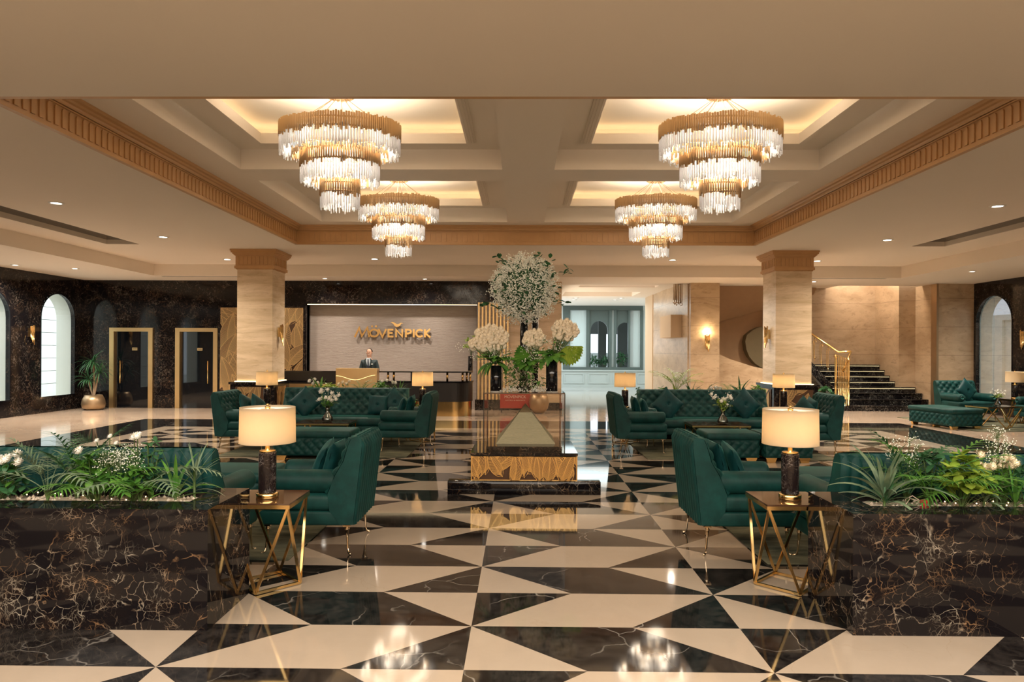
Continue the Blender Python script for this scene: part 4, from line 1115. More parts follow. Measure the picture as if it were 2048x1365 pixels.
# ================================================================ CHANDELIERS
def chandelier(label, loc):
    o = thing('crystal_chandelier', label, 'chandelier', loc, 0, None)
    KY = .72   # oval plan
    top = ZT - loc[2]
    m = MB(); m.lathe([(.17, top - .125), (.18, top - .11), (.18, top - .07), (.10, top - .06), (.09, top)], n=24)
    for v in range(len(m.v)): m.v[v] = (m.v[v][0], m.v[v][1] * KY, m.v[v][2])
    for k in range(16):
        a = 2 * PI * k / 16; m.octa((.14 * math.cos(a), .10 * math.sin(a), top - .13), .016)
    m.build('canopy', 'bronze', o)
    for k in range(8):
        a = 2 * PI * (k + .3) / 8; m = MB(); m.tube([(.06 * math.cos(a), .05 * math.sin(a), top - .12), (.52 * math.cos(a), .52 * KY * math.sin(a), .02)], .0045, 4); m.build('cable', 'bronze', o)
    tiers = ((.745, 0.0, -.17, -.40), (.49, -.30, -.50, -.755), (.245, -.68, -.86, -1.07))
    rods = []
    r = random.Random(5)
    for ti, (R, zt, zg, zb_) in enumerate(tiers):
        gb = MB(); n = int(2 * PI * R / .030)
        ring = MB(); ring.tube([(R * .97 * math.cos(2 * PI * k / 40), R * .97 * KY * math.sin(2 * PI * k / 40), zt - .05) for k in range(41)], .012, 6)
        ring.tube([(R * .97 * math.cos(2 * PI * k / 40), R * .97 * KY * math.sin(2 * PI * k / 40), zg + .02) for k in range(41)], .012, 6)
        for k in range(n):
            a = 2 * PI * k / n; jt = r.uniform(-.012, .02); jb = r.uniform(-.05, .03)
            x, y = R * math.cos(a), R * KY * math.sin(a)
            tx, ty = -math.sin(a), KY * math.cos(a); l = math.hypot(tx, ty); tx /= l; ty /= l; nx, ny = ty, -tx
            w = .0125
            prof = [(-w, .0), (0, .010), (w, 0)]
            z1, z0 = zt + jt, zg + jb
            vs = []
            for zz in (z0, z1):
                vs += [(x + tx * p + nx * q, y + ty * p + ny * q, zz) for p, q in prof] + [(x + tx * p + nx * (-.003), y + ty * p + ny * (-.003), zz) for p, q in reversed(prof)]
            gb.add(vs, [(i, (i + 1) % 6, (i + 1) % 6 + 6, i + 6) for i in range(6)] + [tuple(range(5, -1, -1)), tuple(range(6, 12))])
        gb.build('gold_band', 'ch_gold', o); ring.build('ring_frame', 'bronze', o)
        nr = int(2 * PI * R / .036)
        for lay, rr_, zoff in ((0, R - .006, 0), (1, R - .045, .03)):
            for k in range(nr):
                a = 2 * PI * (k + .5 * lay) / nr; j = r.uniform(-.035, .03); ln = r.uniform(.15, .24)
                x, y = rr_ * math.cos(a), rr_ * KY * math.sin(a)
                ztop = zg + .02 + r.uniform(-.02, .06); zbot = zb_ + r.uniform(-.0, .085) + zoff * .5
                rods.append((x, y, ztop, zbot, a))
        # gold inner facets above the next tier
        if ti < 2:
            q = MB(); R2 = tiers[ti + 1][0]; n2 = int(2 * PI * R2 / .03)
            for k in range(n2):
                a = 2 * PI * k / n2; x, y = (R2 + .10) * math.cos(a), (R2 + .10) * KY * math.sin(a); z0 = zg - .12 + r.uniform(-.05, .03)
                q.box(x - .006, x + .006, y - .006, y + .006, z0 - .09, z0)
            q.build('gold_droplets', 'ch_gold', o)
        bl = MB(); nb = max(6, int(2 * PI * R / .24))
        for k in range(nb):
            a = 2 * PI * k / nb; bl.ball(((R - .10) * math.cos(a), (R - .10) * KY * math.sin(a), zg - .03), .016, 4)
        bl.build('bulbs', 'crystal_bulb', o)
    def rod(mb, x, y, z1, z0):
        w = .0085
        mb.add([(x - w, y, z0), (x, y - w, z0), (x + w, y, z0), (x, y + w, z0), (x - w, y, z1), (x, y - w, z1), (x + w, y, z1), (x, y + w, z1)],
               [(3, 2, 1, 0), (4, 5, 6, 7), (0, 1, 5, 4), (1, 2, 6, 5), (2, 3, 7, 6), (3, 0, 4, 7)])
    front = sorted(rods, key=lambda t: t[1])
    sel = [t for t in front if t[1] < -.05]; sel = sel[::max(1, len(sel) // 100)][:100]; ss = set(id(t) for t in sel)
    for t in sel:
        m = MB(); rod(m, *t[:4]); m.build('crystal_rod', 'crystal', o)
    m = MB()
    for t in rods:
        if id(t) not in ss: rod(m, *t[:4])
    q = m.build('crystal_rods', 'crystal', o); q['kind'] = 'stuff'
    for nm, z, R, p in (('g', -.24, .45, 1.2), ('g', -.58, .26, .6), ('g', -.90, .08, .12)):
        nl = 5 if R > .4 else (3 if R > .2 else 1)
        for k in range(nl):
            a = 2 * PI * k / nl + .6
            point('chandelier_glow', (R * math.cos(a), R * KY * math.sin(a), z), CH_POWER * p / nl, (1.0, .84, .64), .20, o)
    return o
CH_POWER = 13.5
ch = chandelier('large tiered crystal chandelier at the front left', (-2.25, 8.47, 4.53))
for lab, loc in (('large tiered crystal chandelier at the front right', (2.46, 8.47, 4.53)), ('smaller looking tiered crystal chandelier at the rear left', (-2.27, 12.67, 4.53)), ('smaller looking tiered crystal chandelier at the rear right', (2.50, 12.67, 4.53))):
    dup(ch, loc, 0, lab)
# ================================================================ PLANTERS AND PLANTS
def planter(label, x0, x1, y0, y1, h=.75, rim=(.22, .15), inx=.22, left=True, gravel=True):
    o = thing('stone_planter', label, 'planter', ((x0 + x1) / 2, (y0 + y1) / 2, 0))
    w, d = (x1 - x0) / 2, (y1 - y0) / 2
    m = MB(); frame_slab(m, -w, w, -d, d, -w + inx, w - inx, -d + rim[0], d - rim[1], 0, h); m.build('casing', 'black_box', o)
    m = MB(); r = random.Random(4)
    def fn(u, v):
        return (-w + inx + (2 * w - 2 * inx) * u, -d + rim[0] + (2 * d - rim[0] - rim[1]) * v, h - .035 + r.uniform(-.006, .006))
    m.grid(fn, 60, 8)
    for k in range(260):
        m.octa((r.uniform(-w + inx + .01, w - inx - .01), r.uniform(-d + rim[0] + .01, d - rim[1] - .01), h - .03 + r.uniform(0, .012)), r.uniform(.008, .016))
    g = m.build('gravel_bed', 'pebble', o); g['kind'] = 'stuff'
    return o
planter('black veined marble planter at the lower left of the picture', -4.9, -1.93, 4.205, 4.86)
planter('black veined marble planter at the lower right of the picture', 2.055, 5.1, 4.225, 4.88)
planter('low marble planter behind the rear left sofa', -4.4, -2.05, 13.35, 13.9, .78, (.08, .08), .08)
planter('low marble planter behind the rear right sofa', 2.3, 4.7, 13.35, 13.9, .78, (.08, .08), .08)

def palm(label, loc, n=7, L=.5, W=.16, seed=1, mat='leaf', spread=(0, 2 * PI), pitch=(.7, 1.35), group=None):
    random.seed(seed); o = thing('palm_plant', label, 'plant', loc)
    f = MB(); s = MB()
    for k in range(n):
        l0 = 0; L_ = L; a = spread[0] + (spread[1] - spread[0]) * (k + random.random() * .6) / n
        p = random.uniform(*pitch); l = L * 1.25 * random.uniform(.8, 1.15)
        s.tube([(0, 0, 0), (.02 * math.cos(a), .02 * math.sin(a), .10 * L / .5)], .006, 5)
        f.frond((.02 * math.cos(a), .02 * math.sin(a), .10 * L / .5), a, p + .12, l, W, random.uniform(.75, 1.35))
    f.build('fronds', mat, o); s.build('stems', 'stem', o); return o
def strap(label, loc, n=16, L=.42, W=.035, seed=1, mat='leaf', pitch=(.5, 1.5), name='strap_leaf_plant', droop=(.5, 2.0), stemh=.05):
    random.seed(seed); o = thing(name, label, 'plant', loc)
    f = MB(); s = MB()
    for k in range(n):
        a = k * 2.4 + random.uniform(-.3, .3); t = k / n
        p = pitch[1] - (pitch[1] - pitch[0]) * (1 - t)
        f.blade((.008 * math.cos(a), .008 * math.sin(a), stemh * (.5 + t)), a, p, L * random.uniform(.75, 1.1), W * random.uniform(.8, 1.1), random.uniform(*droop) * (1.2 - .8 * t), 9, 0, 'strap', random.uniform(-.4, .4))
    s.tube([(0, 0, 0), (0, 0, stemh * 1.6)], .009, 6)
    f.build('leaves', mat, o); s.build('stems', 'stem', o); return o
def bush(label, loc, n=26, R=.15, H=.30, leafL=.09, leafW=.05, seed=1, mat='leaf_lime', name='broadleaf_plant'):
    random.seed(seed); o = thing(name, label, 'plant', loc)
    f = MB(); s = MB()
    for k in range(n):
        a = k * 2.4; q = R * math.sqrt((k + .5) / n); z = H * (1 - .5 * (q / R) ** 2) * random.uniform(.5, 1.08)
        p = (q * math.cos(a), q * math.sin(a), z)
        s.tube([(0, 0, 0), (p[0] * .5, p[1] * .5, z * .55), p], .003, 4)
        for e in range(5): f.blade(p, a + e * 1.257 + random.uniform(-.2, .2), random.uniform(-.5, 1.1), leafL * random.uniform(.8, 1.2), leafW, .8, 5, 0, 'oval', random.uniform(-.3, .3))
    f.build('leaves', mat, o); s.build('stems', 'stem', o); return o
def gyps(label, loc, n=26, R=.13, H=.34, seed=1):
    random.seed(seed); o = thing('babys_breath', label, 'flowers', loc); f = MB(); s = MB()
    for k in range(n):
        a = random.uniform(0, 2 * PI); q = R * math.sqrt(random.random()); z = H * random.uniform(.7, 1.1); p = Vector((q * math.cos(a), q * math.sin(a), z))
        s.tube([(0, 0, 0), p * .6, p], .0014, 3)
        for e in range(14):
            d = Vector((random.gauss(0, .026), random.gauss(0, .026), random.gauss(0, .024))); s.tube([p * .94, p + d], .0007, 3); f.octa(p + d, .0044)
    f.build('blossoms', 'tiny_petal', o); s.build('stems', 'stem', o); return o
def mums(label, loc, heads, mat='white_petal', seed=1, leaves=True, name='white_flowers', r=.035):
    random.seed(seed); o = thing(name, label, 'flowers', loc); f = MB(); s = MB(); c = MB(); l = MB()
    for x, y, z in heads:
        s.tube([(x * .3, y * .3, 0), (x * .7, y * .7, z * .6), (x, y, z)], .003, 5)
        f.bloom((x, y, z), r, (x * 2, -.25 + y * 2, .5), 46); f.bloom((x, y, z), r * .75, (x * 2, -.25 + y * 2, .5), 30); c.ball((x * 1.0, y - r * .22, z + r * .38), r * .22, 5)
        for e in range(3): l.blade((x * .6, y * .6, z * (.3 + .2 * e)), random.uniform(0, 6.3), random.uniform(0, 1), .10, .03, .8, 4, 0, 'oval')
    f.build('petals', mat, o); s.build('stems', 'stem', o); c.build('flower_centres', 'centre', o); l.build('leaves', 'leaf', o); return o
def PX(px, Y=4.58): return (px - 1039.5) / 1365 * Y
ZP = .715
# left planter, from the left edge of the photo to the planter corner
mums('cluster of cream white blooms at the left edge of the photo', (PX(0), 4.60, ZP), [(-.03, 0, .26), (.02, -.03, .28), (.06, .02, .25), (-.08, .02, .27), (.03, .05, .30)], seed=3, r=.04)
bush('dark leafy plant at the left edge of the photo', (PX(-15), 4.6, ZP), 22, .16, .22, .09, .04, 5, 'leaf_dark')
palm('feathery grey green palm, leftmost in the left planter', (PX(95), 4.55, ZP), 9, .40, .125, 11, 'leaf_grey', pitch=(.5, 1.3))
palm('darker feathery palm with upright fronds in the left planter', (PX(135), 4.64, ZP), 7, .40, .12, 12, 'leaf_dark', pitch=(.8, 1.45))
mums('single cream daisy rising beside the left planter palms', (PX(150), 4.60, ZP), [(0, -.02, .335)], seed=5, r=.036)
bush('bright broad leaved plant in the middle of the left planter', (PX(185), 4.55, ZP), 22, .14, .30, .085, .05, 21, 'leaf')
palm('fine green palm low in the middle of the left planter', (PX(205), 4.50, ZP), 7, .34, .10, 13, 'leaf', pitch=(.3, 1.1))
mums('small white star flowers on thin stems in the left planter', (PX(205), 4.63, ZP), [(-.09, 0, .40), (0, 0, .43), (.03, .02, .38)], seed=7, r=.02)
gyps('cloud of tiny white gypsophila in the left planter', (PX(235), 4.58, ZP), 34, .14, .33, 2)
mums('tall white round bloom standing above the left planter', (PX(266), 4.60, ZP), [(-.02, 0, .43), (.015, -.02, .44)], seed=8, r=.034)
bush('dark curly foliage beside the tall white bloom in the left planter', (PX(285), 4.64, ZP), 20, .09, .40, .05, .03, 9, 'leaf_dark')
bush('lime green foliage right of the gypsophila in the left planter', (PX(272), 4.52, ZP), 22, .11, .25, .08, .03, 10, 'leaf')
palm('long arching grey fronds in the left planter', (PX(285), 4.52, ZP), 5, .42, .10, 14, 'leaf_grey', pitch=(.3, .9))
strap('bold strap leaved plant with one tall upright blade in the left planter', (PX(352), 4.55, ZP), 13, .38, .032, 15, 'leaf', (.4, 1.5))
strap('fine grassy plant at the right end of the left planter', (PX(383), 4.60, ZP), 24, .26, .012, 16, 'leaf_grey', (.3, 1.4), 'grassy_plant', (.4, 1.6), .14)
# right planter
strap('large strap leaved plant at the left end of the right planter', (PX(1765), 4.58, ZP), 24, .44, .034, 31, 'leaf_grey', (.3, 1.5))
strap('small striped leaf plant at the foot of the large strap leaved plant', (PX(1752), 4.50, ZP), 12, .24, .014, 32, 'leaf_dark', (.4, 1.4), 'grassy_plant')
palm('glossy green palm in the left half of the right planter', (PX(1850), 4.55, ZP), 9, .40, .13, 33, 'leaf', pitch=(.6, 1.3))
palm('dark leaf palm behind the red plug in the right planter', (PX(1820), 4.64, ZP), 6, .40, .12, 34, 'leaf_dark', pitch=(.7, 1.4))
bush('dark green rounded leaves behind the palms of the right planter', (PX(1868), 4.66, ZP), 18, .10, .38, .08, .05, 35, 'leaf_dark')
gyps('sparse gypsophila sprig behind the palms of the right planter', (PX(1822), 4.67, ZP), 12, .10, .40, 36)
bush('yellow green broad leaved plant in the middle of the right planter', (PX(1915), 4.56, ZP), 30, .15, .34, .095, .06, 37, 'leaf_lime')
palm('fine palm fronds right of the middle of the right planter', (PX(1905), 4.52, ZP), 6, .36, .12, 38, 'leaf', pitch=(.4, 1.2))
random.seed(77)
mums('dense cluster of cream chrysanthemums in the right planter', (PX(1992), 4.58, ZP), [(random.uniform(-.12, .12), random.uniform(-.05, .05), .29 + random.uniform(-.03, .05)) for _ in range(17)], 'cream_petal', 39, name='cream_flowers', r=.034)
gyps('gypsophila sprig above the cream chrysanthemums', (PX(1992), 4.60, ZP), 16, .06, .47, 40)
strap('green blade plant below the cream chrysanthemums', (PX(2005), 4.50, ZP), 12, .26, .026, 41, 'leaf', (.7, 1.5))
bush('dark foliage at the right edge of the photo', (PX(2052), 4.60, ZP), 22, .14, .30, .10, .035, 42, 'leaf_dark')
strap('brownish leaved plant beside the cream chrysanthemums', (PX(1955), 4.55, ZP), 14, .30, .022, 43, 'leaf_grey', (.3, 1.2))
# string light bulbs and the red plug
def lights(label, x0, x1, seed):
    random.seed(seed); o = thing('string_lights', label, 'string lights', ((x0 + x1) / 2, 4.56, ZP + .006)); w = MB(); b = MB(); pts = []
    for k in range(26):
        p = (x0 - (x0 + x1) / 2 + (x1 - x0) * k / 25, random.uniform(-.10, .10), random.uniform(.010, .05)); pts.append(p)
    w.tube(pts, .0016, 4); w.build('wire', 'black_matte', o)
    for k in range(1, 25, 2): b.ball((pts[k][0], pts[k][1] - .004, pts[k][2] + .006), .0040, 4)
    b.build('bulbs', emis('fairy_bulb', (1.0, .62, .25), 2.5) if 'fairy_bulb' not in bpy.data.materials else bpy.data.materials['fairy_bulb'], o)
lights('string of tiny warm bulbs on the gravel of the left planter', -3.4, -2.25, 1)
lights('string of tiny warm bulbs on the gravel of the right planter', 2.75, 3.5, 2)
o = thing('plug_connector', 'small red plug with loose wires on the gravel of the right planter', 'plug', (PX(1829), 4.50, ZP + .008))
m = MB(); m.rbox(-.012, .012, -.012, .012, 0, .05, .004, 2); m.rbox(-.028, .030, -.010, .010, .035, .055, .004, 2); m.build('plug_body', 'redplug', o)
m = MB(); m.tube([(-.02, 0, .045), (-.07, .01, .08), (-.12, .0, .06), (-.13, -.02, .01)], .003, 5); m.tube([(-.02, 0, .042), (-.08, .02, .06), (-.10, .03, .02)], .003, 5); m.build('wires', 'pale_letter', o)
# plants behind the rear sofas
YB = 13.62; ZQ = .80
def PB(px): return (px - 1039.5) / 1365 * YB
random.seed(5)
mums('white flowers at the left end of the rear left planter', (PB(625), YB, ZQ), [(-.08, 0, .30), (.02, 0, .33), (.07, .05, .26), (-.02, .05, .25)], seed=51, r=.05)
strap('upright pointed leaf plant in the rear left planter', (PB(637), YB + .05, ZQ), 9, .42, .06, 52, 'leaf', (.7, 1.55))
bush('green foliage left of the reception podium', (PB(655), YB, ZQ), 18, .16, .28, .10, .05, 53, 'leaf_lime')
mums('peach white flowers in front of the reception podium', (PB(688), YB, ZQ), [(-.12, 0, .24), (-.04, 0, .28), (.03, 0, .25), (.08, .04, .30)], 'cream_petal', 54, r=.045)
palm('thin palm fronds in front of the reception podium', (PB(722), YB, ZQ), 6, .32, .12, 55, 'leaf', pitch=(.4, 1.2))
bush('green foliage right of the reception podium', (PB(757), YB, ZQ), 20, .18, .28, .10, .05, 56, 'leaf')
mums('white daisies right of the reception podium', (PB(768), YB, ZQ), [(-.04, 0, .30), (.05, 0, .32), (.16, .03, .28), (.22, 0, .27)], seed=57, r=.045)
strap('grassy leaves at the right end of the rear left planter', (PB(798), YB, ZQ), 20, .34, .02, 58, 'leaf', (.4, 1.4), 'grassy_plant')
bush('leafy shrub low beside the left end of the rear left sofa', (-4.62, 13.6, 0), 16, .15, .88, .10, .05, 59, 'leaf')
bush('leafy vine behind the armchair by the reception desk', (PB(828), 13.4, 0), 22, .17, .92, .09, .05, 60, 'leaf')
strap('bushy yellow green palm behind the rear right sofa', (PB(1350), YB, ZQ), 10, .30, .03, 61, 'leaf_lime', (.8, 1.5))
palm('arching palm behind the left part of the rear right sofa', (PB(1352), YB, ZQ + .08), 11, .46, .18, 62, 'leaf_lime', pitch=(.7, 1.4))
bush('grey green foliage at the left end of the rear right planter', (PB(1325), YB, ZQ), 16, .18, .22, .09, .05, 63, 'leaf')
strap('dark spear leaved plant right of the arching palm', (PB(1380), YB, ZQ), 10, .34, .05, 64, 'leaf_dark', (.6, 1.5))
palm('low palm sprigs behind the middle of the rear right sofa', (PB(1408), YB, ZQ), 7, .26, .10, 65, 'leaf_dark', pitch=(.4, 1.3))
mums('white blooms half hidden behind the rear right sofa', (PB(1430), YB, ZQ), [(-.10, 0, .19), (0, 0, .21), (.08, 0, .19)], seed=66, r=.055)
palm('small palm behind the right half of the rear right sofa', (PB(1458), YB, ZQ), 8, .28, .11, 67, 'leaf', pitch=(.4, 1.2))
strap('spiky plant with one upright spear behind the right half of the rear right sofa', (PB(1478), YB, ZQ), 12, .42, .05, 68, 'leaf_dark', (.2, 1.56))
bush('green leaves at the right end of the rear right planter', (PB(1512), YB, ZQ), 14, .14, .26, .09, .05, 69, 'leaf')
bush('climbing sprigs behind the armchair left of the rear right sofa', (PB(1268), 13.3, 0), 18, .15, 1.0, .07, .04, 70, 'leaf_dark')
# potted dracaena by the left doors
o = thing('potted_palm', 'tall thin leaved dracaena in a bronze bowl pot left of the doors', 'potted plant', (-12.05, 19.15, 0))
m = MB(); m.lathe([(.20, 0), (.28, .06), (.305, .16), (.28, .29), (.215, .42), (.20, .42), (.26, .29), (.001, .28)], n=32); m.build('pot', 'bronze', o)
t_ = MB(); f = MB(); random.seed(12)
t_.tube([(0, 0, .28), (.02, 0, .8), (-.02, .02, 1.35)], .028, 7); t_.tube([(.02, 0, .28), (-.10, 0, .65), (-.14, 0, .85)], .022, 7); t_.tube([(0, 0, .3), (.08, .02, .75), (.16, 0, 1.05)], .022, 7); t_.build('trunk', 'trunk', o)
for c_, n_, L_ in (((-.02, .02, 1.33), 46, .56), ((-.15, 0, .83), 34, .5), ((.17, 0, 1.03), 34, .5)):
    for k in range(n_): f.blade(c_, k * 2.4, random.uniform(-.4, 1.4), L_ * random.uniform(.75, 1.1), .030, random.uniform(.8, 2.2), 7, 0, 'strap')
f.build('leaves', 'leaf_dark', o)
# plants inside the gallery windows
for x, s_ in ((3.5, 81), (3.95, 82), (4.75, 83)):
    bush({3.5: 'green plant low in the left gallery arch', 3.95: 'green plant at the right foot of the left gallery arch', 4.75: 'tall green plant in the right gallery arch'}[x], (x, GY - .12 + .35, .9), 26, .26, .75 if x > 4.5 else .55, .22, .05, s_, 'leaf_dark')
bush('dark leafy plant behind the armchair near the stairs', (8.75, 19.6, .0), 26, .3, .75, .16, .09, 84, 'leaf_dark')

# ================================================================ CENTRE PIECE
XC = .055
o = thing('display_plinth', 'black marble plinth with a gold leaf relief front in the middle of the hall', 'plinth', (XC, 9.0, 0))
m = MB(); m.rbox(-.925, .925, -.76, -.60, .0, .157, .004, 1); m.build('base_step', 'black_box', o)
m = MB(); m.box(-.645, .645, -.66, .42, .0, .455); m.build('body', 'black_box', o)
m = MB(); m.box(-.655, .655, -.675, .43, .455, .49); m.build('cap', 'black_box', o)
m = MB(); leaf_relief(m, 1.27, .285, 42, 21, (.32, .44), rib=.0068, stp=.0007, wf=1.3)
q = m.build('relief', ['relief_back', 'gold'], o); q.location = (-.635, -.675, .164)
m = MB()
for a in (-.648, .635): m.box(a, a + .013, -.690, -.662, .157, .455)
m.box(-.648, .648, -.688, -.662, .157, .166); m.build('relief_frame', 'gold', o)
o = thing('glass_case', 'square bronze tinted glass display case on the central plinth', 'display case', (XC, 8.93, .49))
g = .5
for nm, a in (('front', (-g, g, -g, -g + .008)), ('back', (-g, g, g - .008, g)), ('left', (-g, -g + .008, -g + .008, g - .008)), ('right', (g - .008, g, -g + .008, g - .008))):
    m = MB(); m.box(a[0], a[1], a[2], a[3], .001, .712); m.build('glass_panel', 'smoke_glass', o)
m = MB(); m.box(-g - .004, g + .004, -g - .004, g + .004, .712, .728); m.build('lid', 'table_glass', o)
m = MB()
for sx in (-1, 1):
    for sy in (-1, 1): m.box(sx * g - .006, sx * g + .006, sy * g - .006, sy * g + .006, .0, .712)
m.build('edge_strips', 'black_gloss', o)
m = MB(); m.box(-.47, .47, -.44, .44, .001, .055); m.build('inner_slab', 'black_box', o)
o = thing('pyramid_model', 'pale stepped stone pyramid model inside the glass case', 'pyramid model', (XC + .02, 9.08, .546))
m = MB(); N = 30
for k in range(N):
    s0 = .365 * (1 - k / (N + 5.0)); z0 = .012 + k * .0132
    if k < N - 0: m.box(-s0, s0, -s0, s0, z0, z0 + .0133)
m.box(-.375, .375, -.375, .375, 0, .012)
m.build('stepped_body', 'pyramid', o)
zt = .012 + N * .0132
m = MB(); b_ = .085; m.add([(-b_, -b_, zt - .03), (b_, -b_, zt - .03), (b_, b_, zt - .03), (-b_, b_, zt - .03), (0, 0, zt + .085)], [(3, 2, 1, 0), (0, 1, 4), (1, 2, 4), (2, 3, 4), (3, 0, 4)]); m.build('smooth_cap', 'olive', o)
# vases and flowers on the case
ZV = .49 + .729
def cyl_vase(label, x, y, r, h):
    o = thing('black_vase', label, 'vase', (x, y, ZV)); m = MB(); n = 32
    m.lathe([(r, 0), (r, h), (r - .006, h), (r - .006, .01), (.001, .01)], n=n); m.build('vase_body', 'black_gloss', o); 
    m = MB(); m.lathe([(r + .001, .0), (r + .003, .004), (r + .001, .01)], n=n, cap=False); m.build('foot_ring', 'trimwhite', o)
    return o
cyl_vase('shiny black cylinder vase at the front left of the glass case', -.30, 8.60, .070, .33)
cyl_vase('shiny black cylinder vase at the front right of the glass case', .40, 8.60, .073, .42)
cyl_vase('tallest slim black vase carrying the gypsophila ball', .05, 9.15, .052, 1.05)
cyl_vase('tall slim black vase behind the right cream blooms', .20, 9.22, .045, .98)
random.seed(101)
o = thing('gypsophila_ball', 'huge round ball of white gypsophila and eucalyptus above the vases', 'flower arrangement', (XC, 9.05, 2.56))
f = MB(); l = MB(); s = MB(); RB = .44
for k in range(900):
    z = 1 - 2 * (k + .5) / 900; rr = math.sqrt(1 - z * z); a = k * 2.39996; d = Vector((rr * math.cos(a), rr * math.sin(a), z)); rad = RB * random.uniform(.72, 1.06)
    p = d * rad
    if k % 4 == 0: s.tube([d * .08, p], .0022, 3)
    for e in range(9):
        f.octa(p + Vector((random.gauss(0, .024), random.gauss(0, .024), random.gauss(0, .024))), random.uniform(.006, .0105))
for k in range(330):
    z = random.uniform(-1, 1); rr = math.sqrt(1 - z * z); a = random.uniform(0, 2 * PI); d = Vector((rr * math.cos(a), rr * math.sin(a), z)); rad = RB * random.uniform(.55, .98)
    l.blade(d * rad, a + random.uniform(-1, 1), random.uniform(-.8, 1.0), .075, .045, .5, 4, 0, 'oval', random.uniform(-.7, .7))
for a0, z0 in ((-.3, .38), (.12, .40), (.5, .22), (-.45, -.22), (.45, -.18), (.25, .33)):
    for k in range(9):
        p = Vector((a0 * (1 + k * .02) + random.gauss(0, .03), random.uniform(-.25, -.05), z0 + random.gauss(0, .035))); l.blade(p, random.uniform(0, 6.3), random.uniform(-.5, 1), .085, .055, .5, 4, 0, 'oval', random.uniform(-.6, .6))
m = MB(); m.ball((0, 0, 0), .30, 10); q = m.build('foliage_core', 'leaf_dark', o)
f.build('blossoms', 'tiny_petal', o); l.build('leaves', 'leaf_dark', o); s.build('stems', 'stem', o)
def bouquet(label, loc, heads, seed, mat='cream_petal', leaves=16, drop=.28, lm='leaf', spr=.25):
    random.seed(seed); o = thing('bouquet', label, 'flower arrangement', loc); f = MB(); l = MB(); s = MB(); t = MB()
    for (x, y, z, r) in heads:
        f.bloom((x, y, z), r, (x, -.6, .5), 34, 0, .9); f.ball((x, y + .03, z - .02), r * 1.15, 6); s.tube([(0, 0, 0), (x * .6, y * .6, z * .5), (x, y, z)], .005, 4)
    for k in range(leaves):
        l.blade((0, 0, .02), random.uniform(PI * .95, PI * 2.05), random.uniform(-.1, 1.1), random.uniform(.18, .32), .09, random.uniform(.8, 2.0), 6, 0, 'oval', random.uniform(-.5, .5))
    for k in range(60):
        p = Vector((random.gauss(0, spr * .6), random.gauss(-.03, .06), random.uniform(-.02, .24)))
        for e in range(5): t.octa(p + Vector((random.gauss(0, .02), random.gauss(0, .02), random.gauss(0, .02))), .006)
        if k % 2: l.blade(p, random.uniform(0, 6.3), random.uniform(-.6, .8), .06, .03, .5, 4, 0, 'oval')
    f.build('blooms', mat, o); l.build('leaves', lm, o); s.build('stems', 'stem', o); t.build('filler_flowers', 'tiny_petal', o); return o
random.seed(9)
def cluster(cx, cz, R, n, r, cy_=-.05): return [(cx + R * math.cos(k * 2.4) * math.sqrt((k + .5) / n), cy_ + random.uniform(-.06, .03), cz + R * .80 * math.sin(k * 2.4) * math.sqrt((k + .5) / n), r * random.uniform(.85, 1.1)) for k in range(n)]
bouquet('wide cream bloom bouquet in the front left black vase', (-.30, 8.60, ZV + .34), cluster(-.06, .35, .19, 44, .042) + cluster(-.26, .27, .07, 10, .036), 111, leaves=20, spr=.3)
bouquet('domed cream bouquet in the middle between the black vases', (.14, 8.72, ZV + .34), cluster(.04, .35, .12, 26, .040), 112, leaves=12, lm='leaf', spr=.18)
bouquet('highest domed cream bouquet at the right of the glass case', (.40, 8.60, ZV + .42), cluster(.16, .37, .15, 36, .040), 113, leaves=14, spr=.22)
# fan palm leaf
def fan(label, loc, rx, rz, R=.27, mat='leaf_lime'):
    o = thing('fan_leaf', label, 'leaf', loc); m = MB(); n = 30; vs = [(0, 0, 0)]
    for k in range(n + 1):
        a = -1.25 + 2.5 * k / n; rr = R * (1.0 if k % 2 else .90) * (1 - .12 * abs(a)); vs.append((rr * math.sin(a), (.012 if k % 2 else -.012), -rr * math.cos(a)))
    m.add(vs, [(0, i + 1, i + 2) for i in range(n)]); m.build('leaf_blade', mat, o); s = MB(); s.tube([(0, 0, 0), (-.04, 0, .05)], .004, 4); s.build('leaf_stalk', 'stem', o)
    o.rotation_euler = (rx, 0, rz); return o
fan('folded yellow green fan leaf hanging at the right of the vases', (.58, 8.58, 1.80), R_(-8), R_(12), .26).rotation_euler = (R_(-8), R_(-18), R_(10))
fan('green fan leaf behind the middle of the vases', (.14, 8.66, 1.68), 0, 0, .24, 'leaf').rotation_euler = (R_(-6), R_(60), 0)
random.seed(44)
o = thing('low_bouquet', 'low mixed bouquet in a clear faceted vase between the black vases', 'flower arrangement', (.05, 8.70, ZV))
m = MB(); m.lathe([(.055, 0), (.085, .02), (.092, .06), (.05, .10), (.035, .14), (.05, .17), (.046, .17), (.03, .14), (.085, .06), (.001, .02)], n=12, smooth=False); m.build('vase', 'vase_glass', o)
l, t, s = MB(), MB(), MB()
for k in range(150):
    p = Vector((random.uniform(-.24, .24), random.uniform(-.05, .18), random.uniform(.03, .44)))
    l.blade(p, random.uniform(0, 6.3), random.uniform(-.6, 1), .08, .035, .7, 4, 0, 'oval', random.uniform(-.6, .6))
    if k % 3 == 0: s.tube([(0, 0, .1), p], .0025, 3)
    for e in range(8): t.octa(p + Vector((random.gauss(0, .022), random.gauss(0, .02), random.gauss(0, .02))), .006)
l.build('leaves', 'leaf', o); t.build('blossoms', 'cream_petal', o); s.build('stems', 'stem', o)
